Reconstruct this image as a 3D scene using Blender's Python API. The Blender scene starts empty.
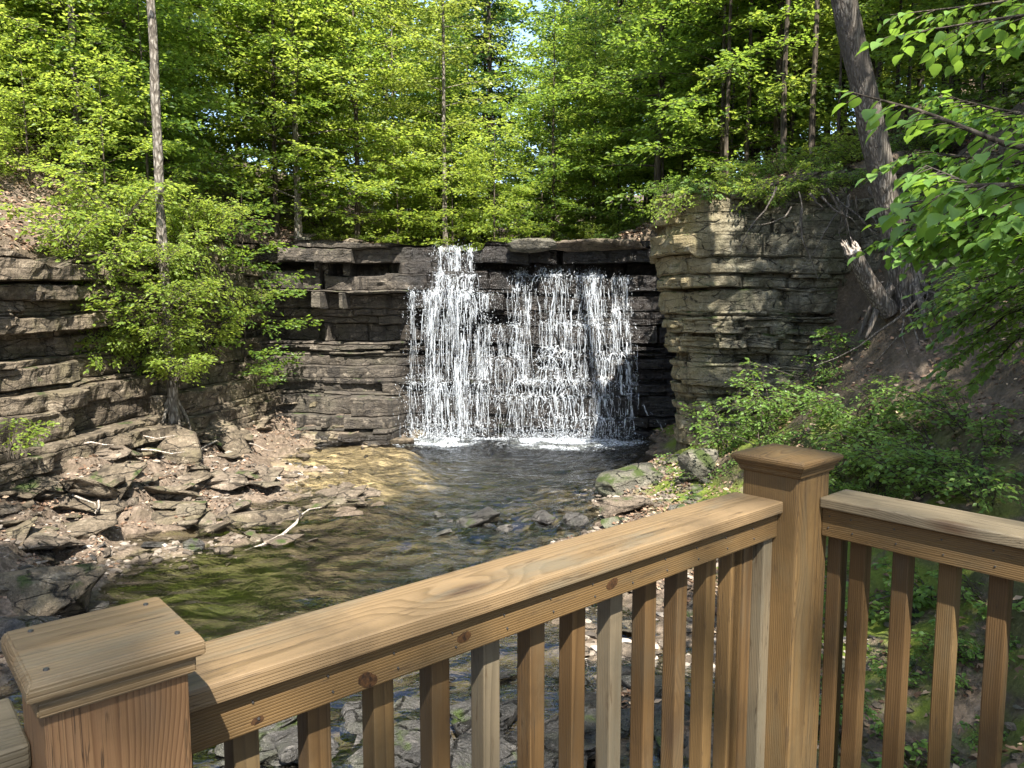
import bpy, bmesh, math, random
import numpy as np
from mathutils import Vector, Matrix

S = bpy.context.scene
COL = S.collection
R = np.random.default_rng(7)
rad = math.radians
F = 770.0
PITCH = rad(6.0)
CP, SP = math.cos(PITCH), math.sin(PITCH)
W = -3.58                      # water level (camera height is 0)

# ------------------------------------------------------------------ helpers
def ray(u, v):
    b = (384 - v) / F
    return np.array([(u - 512) / F, CP + b * SP, -SP + b * CP])
def at(u, v, Y):               # point of the view ray at distance Y
    d = ray(u, v); return d * (Y / d[1])
def onz(u, v, z):
    d = ray(u, v); return d * (z / d[2])

def hsh(*a):
    h = np.zeros(np.broadcast(*a).shape, dtype=np.uint32) + np.uint32(374761393)
    for k in a:
        k = np.asarray(k).astype(np.int64).astype(np.uint32)
        h = (h ^ k) * np.uint32(2654435761)
        h = h ^ (h >> np.uint32(15))
        h = h * np.uint32(2246822519)
        h = h ^ (h >> np.uint32(13))
    return h.astype(np.float64) / 4294967295.0
def vnoise(x, y, z=0.0, seed=0):
    x, y, z = np.broadcast_arrays(np.asarray(x, float), np.asarray(y, float), np.asarray(z, float))
    xi, yi, zi = np.floor(x), np.floor(y), np.floor(z)
    f = lambda t: t * t * (3 - 2 * t)
    a, b, c = f(x - xi), f(y - yi), f(z - zi)
    r = 0
    for dx in (0, 1):
        for dy in (0, 1):
            for dz in (0, 1):
                w = (a if dx else 1 - a) * (b if dy else 1 - b) * (c if dz else 1 - c)
                r = r + w * hsh(xi + dx, yi + dy, zi + dz, np.asarray(seed))
    return r * 2 - 1
def fbm(x, y, z=0.0, o=4, seed=0):
    r = 0; a = 1.0; t = 0
    for i in range(o):
        r = r + a * vnoise(np.asarray(x) * 2 ** i, np.asarray(y) * 2 ** i, np.asarray(z) * 2 ** i, seed + i * 17)
        t += a; a *= .5
    return r / t
def sstep(a, b, x):
    t = np.clip((x - a) / (b - a), 0, 1); return t * t * (3 - 2 * t)
def nrm(v):
    return v / np.maximum(np.linalg.norm(v, axis=-1, keepdims=True), 1e-9)

class Buf:
    """collects vertices and faces and links them as one mesh object"""
    def __init__(s): s.v = []; s.f = {3: [], 4: []}; s.n = 0; s.at = {}
    def add(s, v, f, **attrs):
        v = np.asarray(v, float).reshape(-1, 3)
        f = np.asarray(f, int)
        s.v.append(v)
        if len(f): s.f[f.shape[1]].append(f + s.n)
        s.n += len(v)
    def mesh(s, name, smooth=True):
        me = bpy.data.meshes.new(name)
        V = np.concatenate(s.v) if s.v else np.zeros((0, 3))
        fs = []; st = []; tot = []; k = 0
        for n in (3, 4):
            if s.f[n]:
                a = np.concatenate(s.f[n]); fs.append(a.ravel())
                st.append(k + np.arange(len(a)) * n); tot.append(np.full(len(a), n)); k += a.size
        me.vertices.add(len(V)); me.vertices.foreach_set('co', V.ravel().astype(np.float32))
        if fs:
            L = np.concatenate(fs); me.loops.add(len(L)); me.loops.foreach_set('vertex_index', L.astype(np.int32))
            P = np.concatenate(st); me.polygons.add(len(P)); me.polygons.foreach_set('loop_start', P.astype(np.int32))
            me.polygons.foreach_set('loop_total', np.concatenate(tot).astype(np.int32))
            me.polygons.foreach_set('use_smooth', np.full(len(P), smooth))
        me.update(calc_edges=True); me.validate()
        return me
    def obj(s, name, mat, parent=None, smooth=True):
        return link(name, s.mesh(name, smooth), mat, parent)

def link(name, me, mat=None, parent=None):
    o = bpy.data.objects.new(name, me)
    if mat is not None and len(me.materials) == 0: me.materials.append(mat)
    COL.objects.link(o)
    if parent is not None: o.parent = parent
    return o
def empty(name, loc=(0, 0, 0), rz=0, sc=1):
    o = bpy.data.objects.new(name, None); COL.objects.link(o)
    o.empty_display_size = .2
    o.location = loc; o.rotation_euler = (0, 0, rz); o.scale = (sc,) * 3 if np.isscalar(sc) else sc
    return o
def tag(o, label=None, cat=None, group=None, kind=None):
    if label: o['label'] = label
    if cat: o['category'] = cat
    if group: o['group'] = group
    if kind: o['kind'] = kind
    return o
KIDS = {}
def copy_tree(o):
    c = o.copy(); COL.objects.link(c)
    for ch in o.children:
        k = ch.copy(); COL.objects.link(k); k.parent = c
        for g in ch.children:
            d = g.copy(); COL.objects.link(d); d.parent = k
    return c

def tube(b, P, r, sides=6, cap=True):
    P = np.asarray(P, float); n = len(P)
    r = np.broadcast_to(np.asarray(r, float), (n,))
    T = np.gradient(P, axis=0); T = nrm(T)
    ref = np.array([0, 0, 1.]) if abs(T[:, 2]).mean() < .8 else np.array([1., 0, 0])
    A = nrm(np.cross(T, ref)); B = np.cross(T, A)
    an = np.arange(sides) * 2 * np.pi / sides
    V = P[:, None] + r[:, None, None] * (np.cos(an)[None, :, None] * A[:, None] + np.sin(an)[None, :, None] * B[:, None])
    i = np.arange(n - 1)[:, None] * sides; j = np.arange(sides)[None]; j2 = (j + 1) % sides
    f = np.stack([i + j, i + j2, i + sides + j2, i + sides + j], -1).reshape(-1, 4)
    b.add(V, f)
    if cap and sides >= 4:
        for k in (0, n - 1):
            c = np.concatenate([V[k], V[k].mean(0, keepdims=True)])
            b.add(c, [[q, (q + 1) % sides, sides] for q in range(sides)])

# leaf templates: x along the leaf, y across, z up
LEAF4 = (np.array([[0, 0, 0], [.45, .30, .06], [1, 0, -.06], [.45, -.30, .06]]), np.array([[0, 1, 2], [0, 2, 3]]))
LEAF6 = (np.array([[0, 0, 0], [.3, .27, .05], [.65, .24, .04], [1, 0, -.10], [.65, -.24, .04], [.3, -.27, .05], [.35, 0, 0], [.68, 0, -.02]]),
         np.array([[0, 6, 1], [1, 6, 7], [1, 7, 2], [2, 7, 3], [0, 5, 6], [5, 7, 6], [5, 4, 7], [4, 3, 7]]))
def leaf_big():
    xs = [0, .06, .16, .28, .40, .52, .64, .76, .87, 1.0]
    ws = [.0, .20, .33, .39, .40, .36, .30, .21, .11, 0]
    v = [[0, 0, 0]]; f = []
    m = [0]; l = [0]; r_ = [0]
    for i in range(1, 9):
        x, w = xs[i], ws[i]; z = -.18 * x * x
        m.append(len(v)); v.append([x, 0, z]); 
        l.append(len(v)); v.append([x - .03 + (.03 if i % 2 else 0), w * (1.0 if i % 2 else .93), z + w * .28])
        r_.append(len(v)); v.append([x - .03 + (.03 if i % 2 else 0), -w * (1.0 if i % 2 else .93), z + w * .28])
    t = len(v); v.append([1, 0, -.2])
    m.append(t); l.append(t); r_.append(t)
    for i in range(9):
        for side, q in ((1, l), (-1, r_)):
            for tri in ((m[i], m[i + 1], q[i + 1]), (m[i], q[i + 1], q[i])):
                if len(set(tri)) == 3: f.append(tri if side > 0 else tri[::-1])
    return np.array(v, float), np.array(f)
LEAFB = leaf_big()
def leaves(b, pos, dr, nm, size, tpl):
    pos, dr, nm = map(np.asarray, (pos, dr, nm))
    X = nrm(dr); Y = nrm(np.cross(nm, X)); Z = np.cross(X, Y)
    tv, tf = tpl; n = len(pos)
    s = np.broadcast_to(np.asarray(size, float), (n,))[:, None, None]
    V = pos[:, None] + s * (tv[None, :, 0:1] * X[:, None] + tv[None, :, 1:2] * Y[:, None] + tv[None, :, 2:3] * Z[:, None])
    f = (tf[None] + (np.arange(n) * len(tv))[:, None, None]).reshape(-1, 3)
    b.add(V, f)

# ------------------------------------------------------------------ node helpers
def newmat(name):
    m = bpy.data.materials.new(name); m.use_nodes = True
    m.node_tree.nodes.clear(); return m
class NT:
    def __init__(s, m): s.m = m; s.t = m.node_tree
    def n(s, typ, ins=None, **kw):
        x = s.t.nodes.new('ShaderNode' + typ)
        for k, v in kw.items(): setattr(x, k, v)
        for k, v in (ins or {}).items():
            i = x.inputs[k]
            if hasattr(v, 'is_output') or isinstance(v, bpy.types.NodeSocket): s.t.links.new(v, i)
            elif isinstance(v, bpy.types.Node): s.t.links.new(v.outputs[0], i)
            else: i.default_value = v
        return x
    def out(s, surf, vol=None):
        o = s.n('OutputMaterial'); s.t.links.new(surf.outputs[0], o.inputs[0]); return s.m
    def noise(s, vec, scale, detail=4, rough=.55, dist=0):
        return s.n('TexNoise', {'Vector': vec, 'Scale': scale, 'Detail': detail, 'Roughness': rough, 'Distortion': dist})
    def ramp(s, fac, stops, interp='LINEAR'):
        x = s.n('ValToRGB', {'Fac': fac}); e = x.color_ramp.elements; x.color_ramp.interpolation = interp
        while len(e) > len(stops): e.remove(e[-1])
        while len(e) < len(stops): e.new(1)
        for k, (p, c) in zip(e, stops): k.position = p; k.color = (*c, 1) if len(c) == 3 else c
        return x
    def mix(s, fac, a, b, mode='MIX'):
        x = s.n('Mix', data_type='RGBA', blend_type=mode)
        for i, v in ((0, fac), (6, a), (7, b)):
            if isinstance(v, bpy.types.Node): v = v.outputs[2] if v.bl_idname == 'ShaderNodeMix' else v.outputs[0]
            if isinstance(v, bpy.types.NodeSocket): s.t.links.new(v, x.inputs[i])
            else: x.inputs[i].default_value = v if i == 0 else (*v, 1)
        return x.outputs[2]
    def math(s, op, a, b=0.0, c=0.0):
        return s.n('Math', {0: a, 1: b, 2: c}, operation=op).outputs[0]
    def mr(s, v, a, b, c=0, d=1, smooth=True):
        return s.n('MapRange', {0: v, 1: a, 2: b, 3: c, 4: d}, interpolation_type='SMOOTHSTEP' if smooth else 'LINEAR').outputs[0]
    def vmap(s, vec, sc=(1, 1, 1), loc=(0, 0, 0), rot=(0, 0, 0)):
        return s.n('Mapping', {'Vector': vec, 'Location': loc, 'Rotation': rot, 'Scale': sc}).outputs[0]
    def pos(s): return s.n('NewGeometry').outputs['Position']
    def bump(s, h, st=.5, d=.05, nrm=None):
        x = s.n('Bump', {'Height': h, 'Strength': st, 'Distance': d})
        if nrm is not None: s.t.links.new(nrm, x.inputs['Normal'])
        return x.outputs[0]
    def bsdf(s, col, rough=.8, spec=.3, nrm=None, **kw):
        x = s.n('BsdfPrincipled', {'Base Color': col if not isinstance(col, tuple) else (*col, 1), 'Roughness': rough, 'Specular IOR Level': spec})
        if nrm is not None: s.t.links.new(nrm, x.inputs['Normal'])
        return x

def leaf_mat(name, dark, light, trans, tmix=.42, rough=.45, spec=.35):
    m = newmat(name); t = NT(m)
    g = t.n('NewGeometry'); oi = t.n('ObjectInfo')
    r = t.math('ADD', t.math('MULTIPLY', g.outputs['Random Per Island'], .72), t.math('MULTIPLY', oi.outputs['Random'], .28))
    c = t.ramp(r, [(0, dark), (.62, tuple((a + b) / 2 for a, b in zip(dark, light))), (1, light)])
    ct = t.mix(t.math('MULTIPLY', r, .5), trans, tuple(min(1, a * 1.25) for a in trans))
    p = t.bsdf(c.outputs[0], rough, spec)
    tr = t.n('BsdfTranslucent', {'Color': ct})
    mx = t.n('MixShader', {0: tmix, 1: p, 2: tr})
    return t.out(mx)

def bark_mat(name, c0, c1, c2, sc=(9, 9, 1.6), bump=.03):
    m = newmat(name); t = NT(m)
    tc = t.n('TexCoord').outputs['Object']
    v = t.vmap(tc, sc)
    n1 = t.noise(v, 1.6, 6, .65, .4); n2 = t.noise(tc, .9, 4)
    vo = t.n('TexVoronoi', {'Vector': t.n('VectorMath', {0: v, 1: t.n('VectorMath', {0: t.noise(v, 1.1, 3).outputs['Color'], 1: (.9, .9, .9)}, operation='MULTIPLY').outputs[0]}, operation='ADD').outputs[0], 'Scale': 1.5}, feature='DISTANCE_TO_EDGE')
    h = t.math('ADD', t.math('MULTIPLY', n1.outputs[0], .8), t.math('MULTIPLY', t.mr(vo.outputs[0], 0, .3), .3))
    c = t.ramp(h, [(.28, c0), (.55, c1), (.8, c2)])
    c = t.mix(t.mr(n2.outputs[0], .5, .72), c, tuple(x * .55 + .015 for x in c1))
    return t.out(t.bsdf(c, .9, .15, t.bump(h, .9, bump)))

def rock_mat(name, cols, lichen=(.16, .16, .10), wet=False, moss=.0, sun_tint=None):
    m = newmat(name); t = NT(m)
    p = t.pos()
    st = t.noise(t.vmap(p, (.25, .25, 5.5)), 1.0, 6, .62, .3)
    n1 = t.noise(p, 1.1, 6, .6); n2 = t.noise(p, 9, 6, .7); n3 = t.noise(p, 38, 4, .6)
    f = t.math('ADD', t.math('MULTIPLY', st.outputs[0], .5), t.math('MULTIPLY', n2.outputs[0], .5))
    c = t.ramp(f, [(.3, cols[0]), (.47, cols[1]), (.6, cols[2]), (.74, cols[3])])
    c = t.mix(t.mr(n1.outputs[0], .48, .66), c, lichen, 'MIX')
    if sun_tint:                        # sunlight on the outcrop's left corner, painted into the rock colour
        sx = t.n('SeparateXYZ', {0: p})
        fx = t.mr(t.math('ADD', sx.outputs[0], t.math('MULTIPLY', n1.outputs[0], .9)), 3.6, 4.9, 1, 0)
        c = t.mix(t.math('MULTIPLY', fx, .6), c, sun_tint)
    sk = t.noise(t.vmap(p, (2.6, 2.6, .45)), 1.0, 5, .65)
    c = t.mix(t.mr(sk.outputs[0], .50, .66, 0, .72), c, tuple(x * .28 for x in cols[1]))
    pv = t.n('VectorMath', {0: t.vmap(p, (1.3, 1.3, 5.5)), 1: t.n('VectorMath', {0: n1.outputs['Color'], 1: (.8, .8, .8)}, operation='MULTIPLY').outputs[0]}, operation='ADD').outputs[0]
    ck = t.n('TexVoronoi', {'Vector': pv, 'Scale': 1.15}, feature='DISTANCE_TO_EDGE')
    crk = t.math('MULTIPLY', t.mr(ck.outputs[0], .0, .035, 1, 0), t.mr(n2.outputs[0], .42, .55))
    c = t.mix(t.math('MULTIPLY', crk, .85), c, (.012, .010, .008))
    c = t.mix(t.mr(t.noise(p, 3.7, 5, .7).outputs[0], .56, .68, 0, .55), c, cols[3])
    crv = t.mr(n3.outputs[0], .3, .7, .72, 1.12)
    c = t.mix(1.0, c, t.n('CombineXYZ', {0: crv, 1: crv, 2: crv}), 'MULTIPLY')
    if moss > 0:
        ge = t.n('NewGeometry'); nz = t.n('SeparateXYZ', {0: ge.outputs['Normal']}).outputs[2]
        mm = t.math('MULTIPLY', t.mr(nz, .2, .7), t.mr(t.noise(p, 2.3, 4).outputs[0], .62 - moss * .3, .74 - moss * .3))
        c = t.mix(mm, c, (.045, .062, .016))
    rough, spec = .85, .25
    if wet:
        sx = t.n('SeparateXYZ', {0: p})
        nx = t.math('ADD', sx.outputs[0], t.math('MULTIPLY', t.math('SUBTRACT', n1.outputs[0], .5), 2.2))
        w1 = t.math('MULTIPLY', t.mr(nx, -3.4, -2.5), t.mr(nx, 4.4, 5.4, 1, 0))
        w2 = t.mr(t.math('ADD', sx.outputs[2], t.math('MULTIPLY', n1.outputs[0], .3)), -3.2, -3.0, 1, 0)
        wt = t.math('MAXIMUM', w1, t.math('MULTIPLY', w2, .8))
        c = t.mix(wt, c, t.mix(1.0, c, (.26, .25, .27), 'MULTIPLY'))
        rough = t.mr(wt, 0, 1, .85, .28); spec = .45
    h = t.math('ADD', t.math('MULTIPLY', st.outputs[0], .6), t.math('ADD', t.math('MULTIPLY', n2.outputs[0], .5), t.math('SUBTRACT', t.math('MULTIPLY', n3.outputs[0], .25), t.math('MULTIPLY', crk, .5))))
    return t.out(t.bsdf(c, rough, spec, t.bump(h, 1.0, .13)))

M = {}
M['rock_back'] = rock_mat('dark_shale', [(.022, .018, .014), (.055, .044, .033), (.105, .086, .064), (.30, .25, .19)], (.075, .064, .044), wet=True, moss=.12)
M['rock_left'] = rock_mat('brown_shale', [(.035, .027, .019), (.10, .078, .053), (.19, .15, .105), (.40, .33, .24)], (.14, .115, .07), moss=.15)
M['rock_right'] = rock_mat('grey_sandstone', [(.045, .04, .029), (.13, .117, .082), (.22, .20, .143), (.36, .33, .25)], (.155, .15, .09), moss=.35, sun_tint=(.34, .26, .13))
M['stone'] = rock_mat('bank_stone', [(.045, .035, .026), (.125, .097, .07), (.21, .165, .122), (.38, .31, .235)], (.15, .125, .085), moss=.05)
M['stone_mossy'] = rock_mat('mossy_stone', [(.04, .04, .03), (.11, .10, .08), (.18, .16, .12), (.30, .27, .21)], (.13, .13, .085), moss=.55)
M['stone_wet'] = rock_mat('wet_stone', [(.02, .019, .018), (.06, .055, .05), (.11, .10, .09), (.19, .17, .15)], (.07, .07, .05), moss=.1)
M['stone_wet'].node_tree.nodes['Principled BSDF'].inputs['Roughness'].default_value = .3
M['bark_pale'] = bark_mat('pale_bark', (.04, .033, .026), (.14, .12, .095), (.32, .29, .245), (9, 9, 3.2), .035)
M['bark_grey'] = bark_mat('furrowed_grey_bark', (.035, .028, .022), (.13, .11, .09), (.27, .24, .20), (17, 17, 1.5), .04)
M['bark_dark'] = bark_mat('dark_bark', (.02, .016, .012), (.065, .052, .038), (.13, .105, .08))
M['deadwood'] = bark_mat('bleached_deadwood', (.13, .10, .08), (.33, .28, .23), (.52, .48, .43), (20, 20, 2), .01)
M['leaf_bright'] = leaf_mat('bright_leaves', (.075, .13, .02), (.23, .295, .05), (.42, .51, .07), .5)
M['leaf_mid'] = leaf_mat('green_leaves', (.05, .10, .02), (.15, .22, .04), (.30, .42, .05), .47)
M['leaf_pale'] = leaf_mat('pale_leaves', (.12, .17, .035), (.27, .31, .07), (.36, .42, .06))
M['leaf_hemlock'] = leaf_mat('hemlock_needles', (.018, .055, .018), (.05, .10, .03), (.07, .15, .025), .25)
M['leaf_shrub'] = leaf_mat('shrub_leaves', (.06, .125, .025), (.17, .255, .06), (.28, .42, .055), .42)
M['leaf_near'] = leaf_mat('broad_leaves', (.07, .145, .028), (.16, .265, .055), (.27, .43, .05), .42, .42, .3)
M['litter'] = (lambda t: t.out(t.bsdf(t.ramp(t.n('NewGeometry').outputs['Random Per Island'],
    [(0, (.06, .032, .018)), (.4, (.13, .078, .048)), (.75, (.23, .15, .10)), (1, (.36, .27, .18))]).outputs[0], .75, .25)))(NT(newmat('dry_leaves')))

# ------------------------------------------------------------------ terrain
class RBF:
    def __init__(s, pts):
        P = np.array(pts, float); s.P = P[:, :2]; n = len(P)
        D = np.linalg.norm(s.P[:, None] - s.P[None], axis=-1)
        A = np.zeros((n + 1, n + 1)); A[:n, :n] = D; A[:n, n] = 1; A[n, :n] = 1
        s.w = np.linalg.solve(A + 1e-9 * np.eye(n + 1), np.concatenate([P[:, 2], [0]]))
    def __call__(s, x, y):
        x = np.asarray(x, float); y = np.asarray(y, float)
        r = np.zeros(np.broadcast(x, y).shape) + s.w[-1]
        for (px, py), w in zip(s.P, s.w[:-1]): r = r + w * np.hypot(x - px, y - py)
        return r
def wl(u, v, dz=0):
    p = onz(u, v, W); return (p[0], p[1], W + dz)
def pt(u, v, Y): return tuple(at(u, v, Y))
low = [(-1, 6, W - .2), (-2.2, 9.6, W - .28), (0, 12.5, W - .3), (0, 16.5, W - .55), (2.3, 18, W - .5), (-1.5, 14, W - .3), (1, 20.3, W - .5), (-2.5, 20.3, W - .4),
       wl(350, 470, -.10), wl(330, 455, -.08), wl(400, 455, -.16), wl(150, 585, -.18), wl(190, 570, -.16), wl(110, 590, -.1), wl(250, 590, -.2), wl(330, 560, -.22),
       (0, 3, W - .2), (-1, 0, W - .3), (-2, -5, W - .4), (0, 8.5, W - .16), (0.2, 7, W - .1),
       wl(392, 441, .03), wl(320, 448, .02), wl(280, 464, .02), wl(340, 494, .05), wl(305, 517, .05), wl(240, 543, .05), wl(205, 548, .03), wl(130, 548, .03), wl(97, 565, .02),
       wl(85, 600, .03), wl(20, 660, .05), wl(-150, 740, .1), wl(230, 515, .14), wl(270, 500, .12), wl(180, 520, .25),
       wl(655, 440, .0), wl(640, 468, .02), wl(586, 488, .02), wl(592, 516, .02), wl(575, 550, .02), wl(600, 600, .04), wl(630, 660, .05), wl(680, 768, .1), (1.5, 3, W + .1), (1.6, 0, W + .1), (1, -6, W),
       pt(0, 436, 12.6), pt(100, 420, 15.2), pt(205, 402, 18.2), pt(60, 500, 11.6), (-6.6, 21.2, -2.4), (-5.2, 20.6, -3.1), (-4.2, 20.4, -3.5), pt(-60, 520, 9.3), (-9.8, 8, -1.7), (-10.5, 4, -1.5), (-11, 0, -1.5), (-8, 4, -3.0), (-8, 0, -3.0),
       pt(700, 458, 15), (3.9, 17, W + .3), pt(750, 440, 14), pt(800, 392, 13.4), pt(850, 352, 12.6), pt(905, 287, 12.0), pt(960, 310, 11.2), pt(1000, 410, 9.2), pt(950, 470, 8.6), pt(900, 610, 7.2), pt(860, 700, 6.3), pt(950, 740, 5.6), pt(760, 560, 9.8), pt(690, 560, 9.6), pt(830, 480, 10.5),
       pt(1000, 120, 12.5), (9.5, 12, 4.0), (14, 10, 7), (9, 8, 2.6), (7, 8.2, .2), (5.5, 4, -1.5), (8, 3, 1.3), (6, 0, -1.0), (10, -2, 2.2), (6, -6, -.8), (14, 2, 5.5), (5.9, 14.2, -1.2), (7.6, 14.2, 2.2), (20, 10, 10), (40, 0, 14), (80, -20, 20), (40, -60, 12), (0, -40, -2.5), (-12, -40, -1), (0, -200, 0), (100, -200, 20), (200, 0, 24)]
LOW = RBF(low)
upp = [pt(0, 258, 13), pt(60, 252, 14.5), pt(120, 252, 16.2), pt(215, 248, 18.8), (-7.2, 21.4, 1.6), (-5, 21.4, 1.55), (-3, 21.4, 1.45), (-1.4, 21.4, 1.34), (0, 21.4, 1.4), (2, 21.4, 1.5), (4, 21.2, 1.7), (-1.4, 24.5, 1.4), (0, 30, 1.8), (0, 45, 3.5), (4, 26, 1.9),
       pt(20, 205, 15.5), (-9.5, 17, 2.6), (-12, 14, 3.4), (-9, 21, 2.6), (-12, 20, 4.6), (-16, 16, 6.5), (-10, 26, 4.0), (-6, 26, 2.4), (-18, 28, 9), (-11, 9, 1.6), (-14, 8, 4), (-12, 4, 1.8), (-13, -2, 2), (-18, 2, 6), (-25, 10, 10),
       pt(700, 200, 17), pt(740, 186, 16.2), pt(800, 180, 16), pt(780, 163, 19), (5, 20, 2.6), (5, 24, 3.0), (8, 17, 3.2), (10, 19, 4.2), (8, 26, 4.4), (12, 17, 5), (16, 22, 7.5), (14, 30, 7), (30, 25, 13), (60, 40, 20),
       (0, 70, 7), (-30, 40, 14), (30, 60, 13), (0, 110, 13), (-60, 80, 22), (60, 110, 22), (0, 300, 30), (-300, 100, 40), (300, 100, 40), (-60, -20, 20), (-300, -300, 40), (-30, -60, 10)]
UPP = RBF(upp)
LEFT_PATH = [(-13.5, -6), (-12, 0), (-11, 4), (-10.2, 7.5), (-9.3, 10), (-8.45, 12.8), (-7.75, 16), (-7.35, 18.6), (-7.2, 21.6)]
RIGHT_PATH = [(5.3, 22.0), (4.7, 18.8), (3.95, 17.0), (3.8, 16.3), (4.1, 15.75), (5.4, 15.2), (6.4, 14.75), (7.6, 14.75), (9, 15.2)]
UPOLY = np.array([(-40, -300)] + [(-14.5, -12)] + LEFT_PATH + RIGHT_PATH[0:] + [(12, 15.5), (20, 16), (300, 60), (300, 600), (-600, 600), (-600, -300)], float)
def sdist(x, y):               # signed distance to the upper region, positive inside
    x = np.asarray(x, float); y = np.asarray(y, float)
    d = np.full(x.shape, 1e9); ins = np.zeros(x.shape, bool)
    n = len(UPOLY)
    for i in range(n):
        a = UPOLY[i]; b = UPOLY[(i + 1) % n]; e = b - a
        t = np.clip(((x - a[0]) * e[0] + (y - a[1]) * e[1]) / (e @ e), 0, 1)
        d = np.minimum(d, np.hypot(x - a[0] - t * e[0], y - a[1] - t * e[1]))
        c = (a[1] > y) != (b[1] > y)
        with np.errstate(divide='ignore', invalid='ignore'):
            ins ^= c & (x < (b[0] - a[0]) * (y - a[1]) / (b[1] - a[1] + 1e-12) + a[0])
    return np.where(ins, d, -d)
def height(x, y):
    x = np.asarray(x, float); y = np.asarray(y, float)
    lo, up = LOW(x, y), UPP(x, y)
    sd = sdist(x, y)
    far = sstep(8, 13, x)
    w = sstep(.12 - 1.2 * far, .6 + 1.2 * far, sd)
    h = lo * (1 - w) + up * w
    dry = sstep(W - .05, W + .5, h)
    h = h + fbm(x * .9, y * .9, o=4, seed=3) * (.10 + .14 * dry) + fbm(x * 3.2, y * 3.2, o=3, seed=9) * (.05 + .03 * dry)
    lb = sstep(-2.6, -3.6, x) * sstep(7.5, 9, y) * sstep(21.5, 20, y) * (1 - w)
    hw = h + .16 * fbm(x * .7, y * .7, o=3, seed=41); st_ = .19; qq = (hw - W) / st_; fl_ = np.floor(qq)
    ht = W + (fl_ + sstep(.62, .98, qq - fl_)) * st_ - .06 + .03 * fbm(x * 5, y * 5, o=2, seed=43)
    h = h + (ht - h) * lb * .85 * sstep(W - .05, W + .1, h)
    q = fbm(x * 1.3 + y * .4, y * 1.1, o=3, seed=23) * 4                # flaggy ledges of bedrock
    h = h + (np.floor(q) + sstep(.7, 1.0, q - np.floor(q))) * .045
    return h
def hit(u, v, t0=4.0, t1=60):
    d = ray(u, v); t = np.arange(t0, t1, .04)
    P = d[None] * t[:, None]
    g = np.maximum(height(P[:, 0], P[:, 1]), W)
    k = np.where(P[:, 2] <= g)[0]
    i = k[0] if len(k) else len(t) - 1
    return np.array([P[i, 0], P[i, 1], g[i]])

def axis(a, b, step, lim):
    c = list(np.arange(a, b + 1e-6, step))
    k = step; hi = []; x = b
    while x < lim: k *= 1.25; x += k; hi.append(x)
    k = step; lo = []; x = a
    while x > -lim: k *= 1.25; x -= k; lo.append(x)
    return np.array(lo[::-1] + c + hi)
gx, gy = axis(-12, 10, .085, 320), axis(3, 22, .085, 320)
GX, GY = np.meshgrid(gx, gy)
GZ = height(GX, GY)
b = Buf(); nx, ny = len(gx), len(gy)
i, j = np.meshgrid(np.arange(nx - 1), np.arange(ny - 1)); k = j * nx + i
b.add(np.stack([GX, GY, GZ], -1), np.stack([k, k + 1, k + nx + 1, k + nx], -1).reshape(-1, 4))

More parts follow.
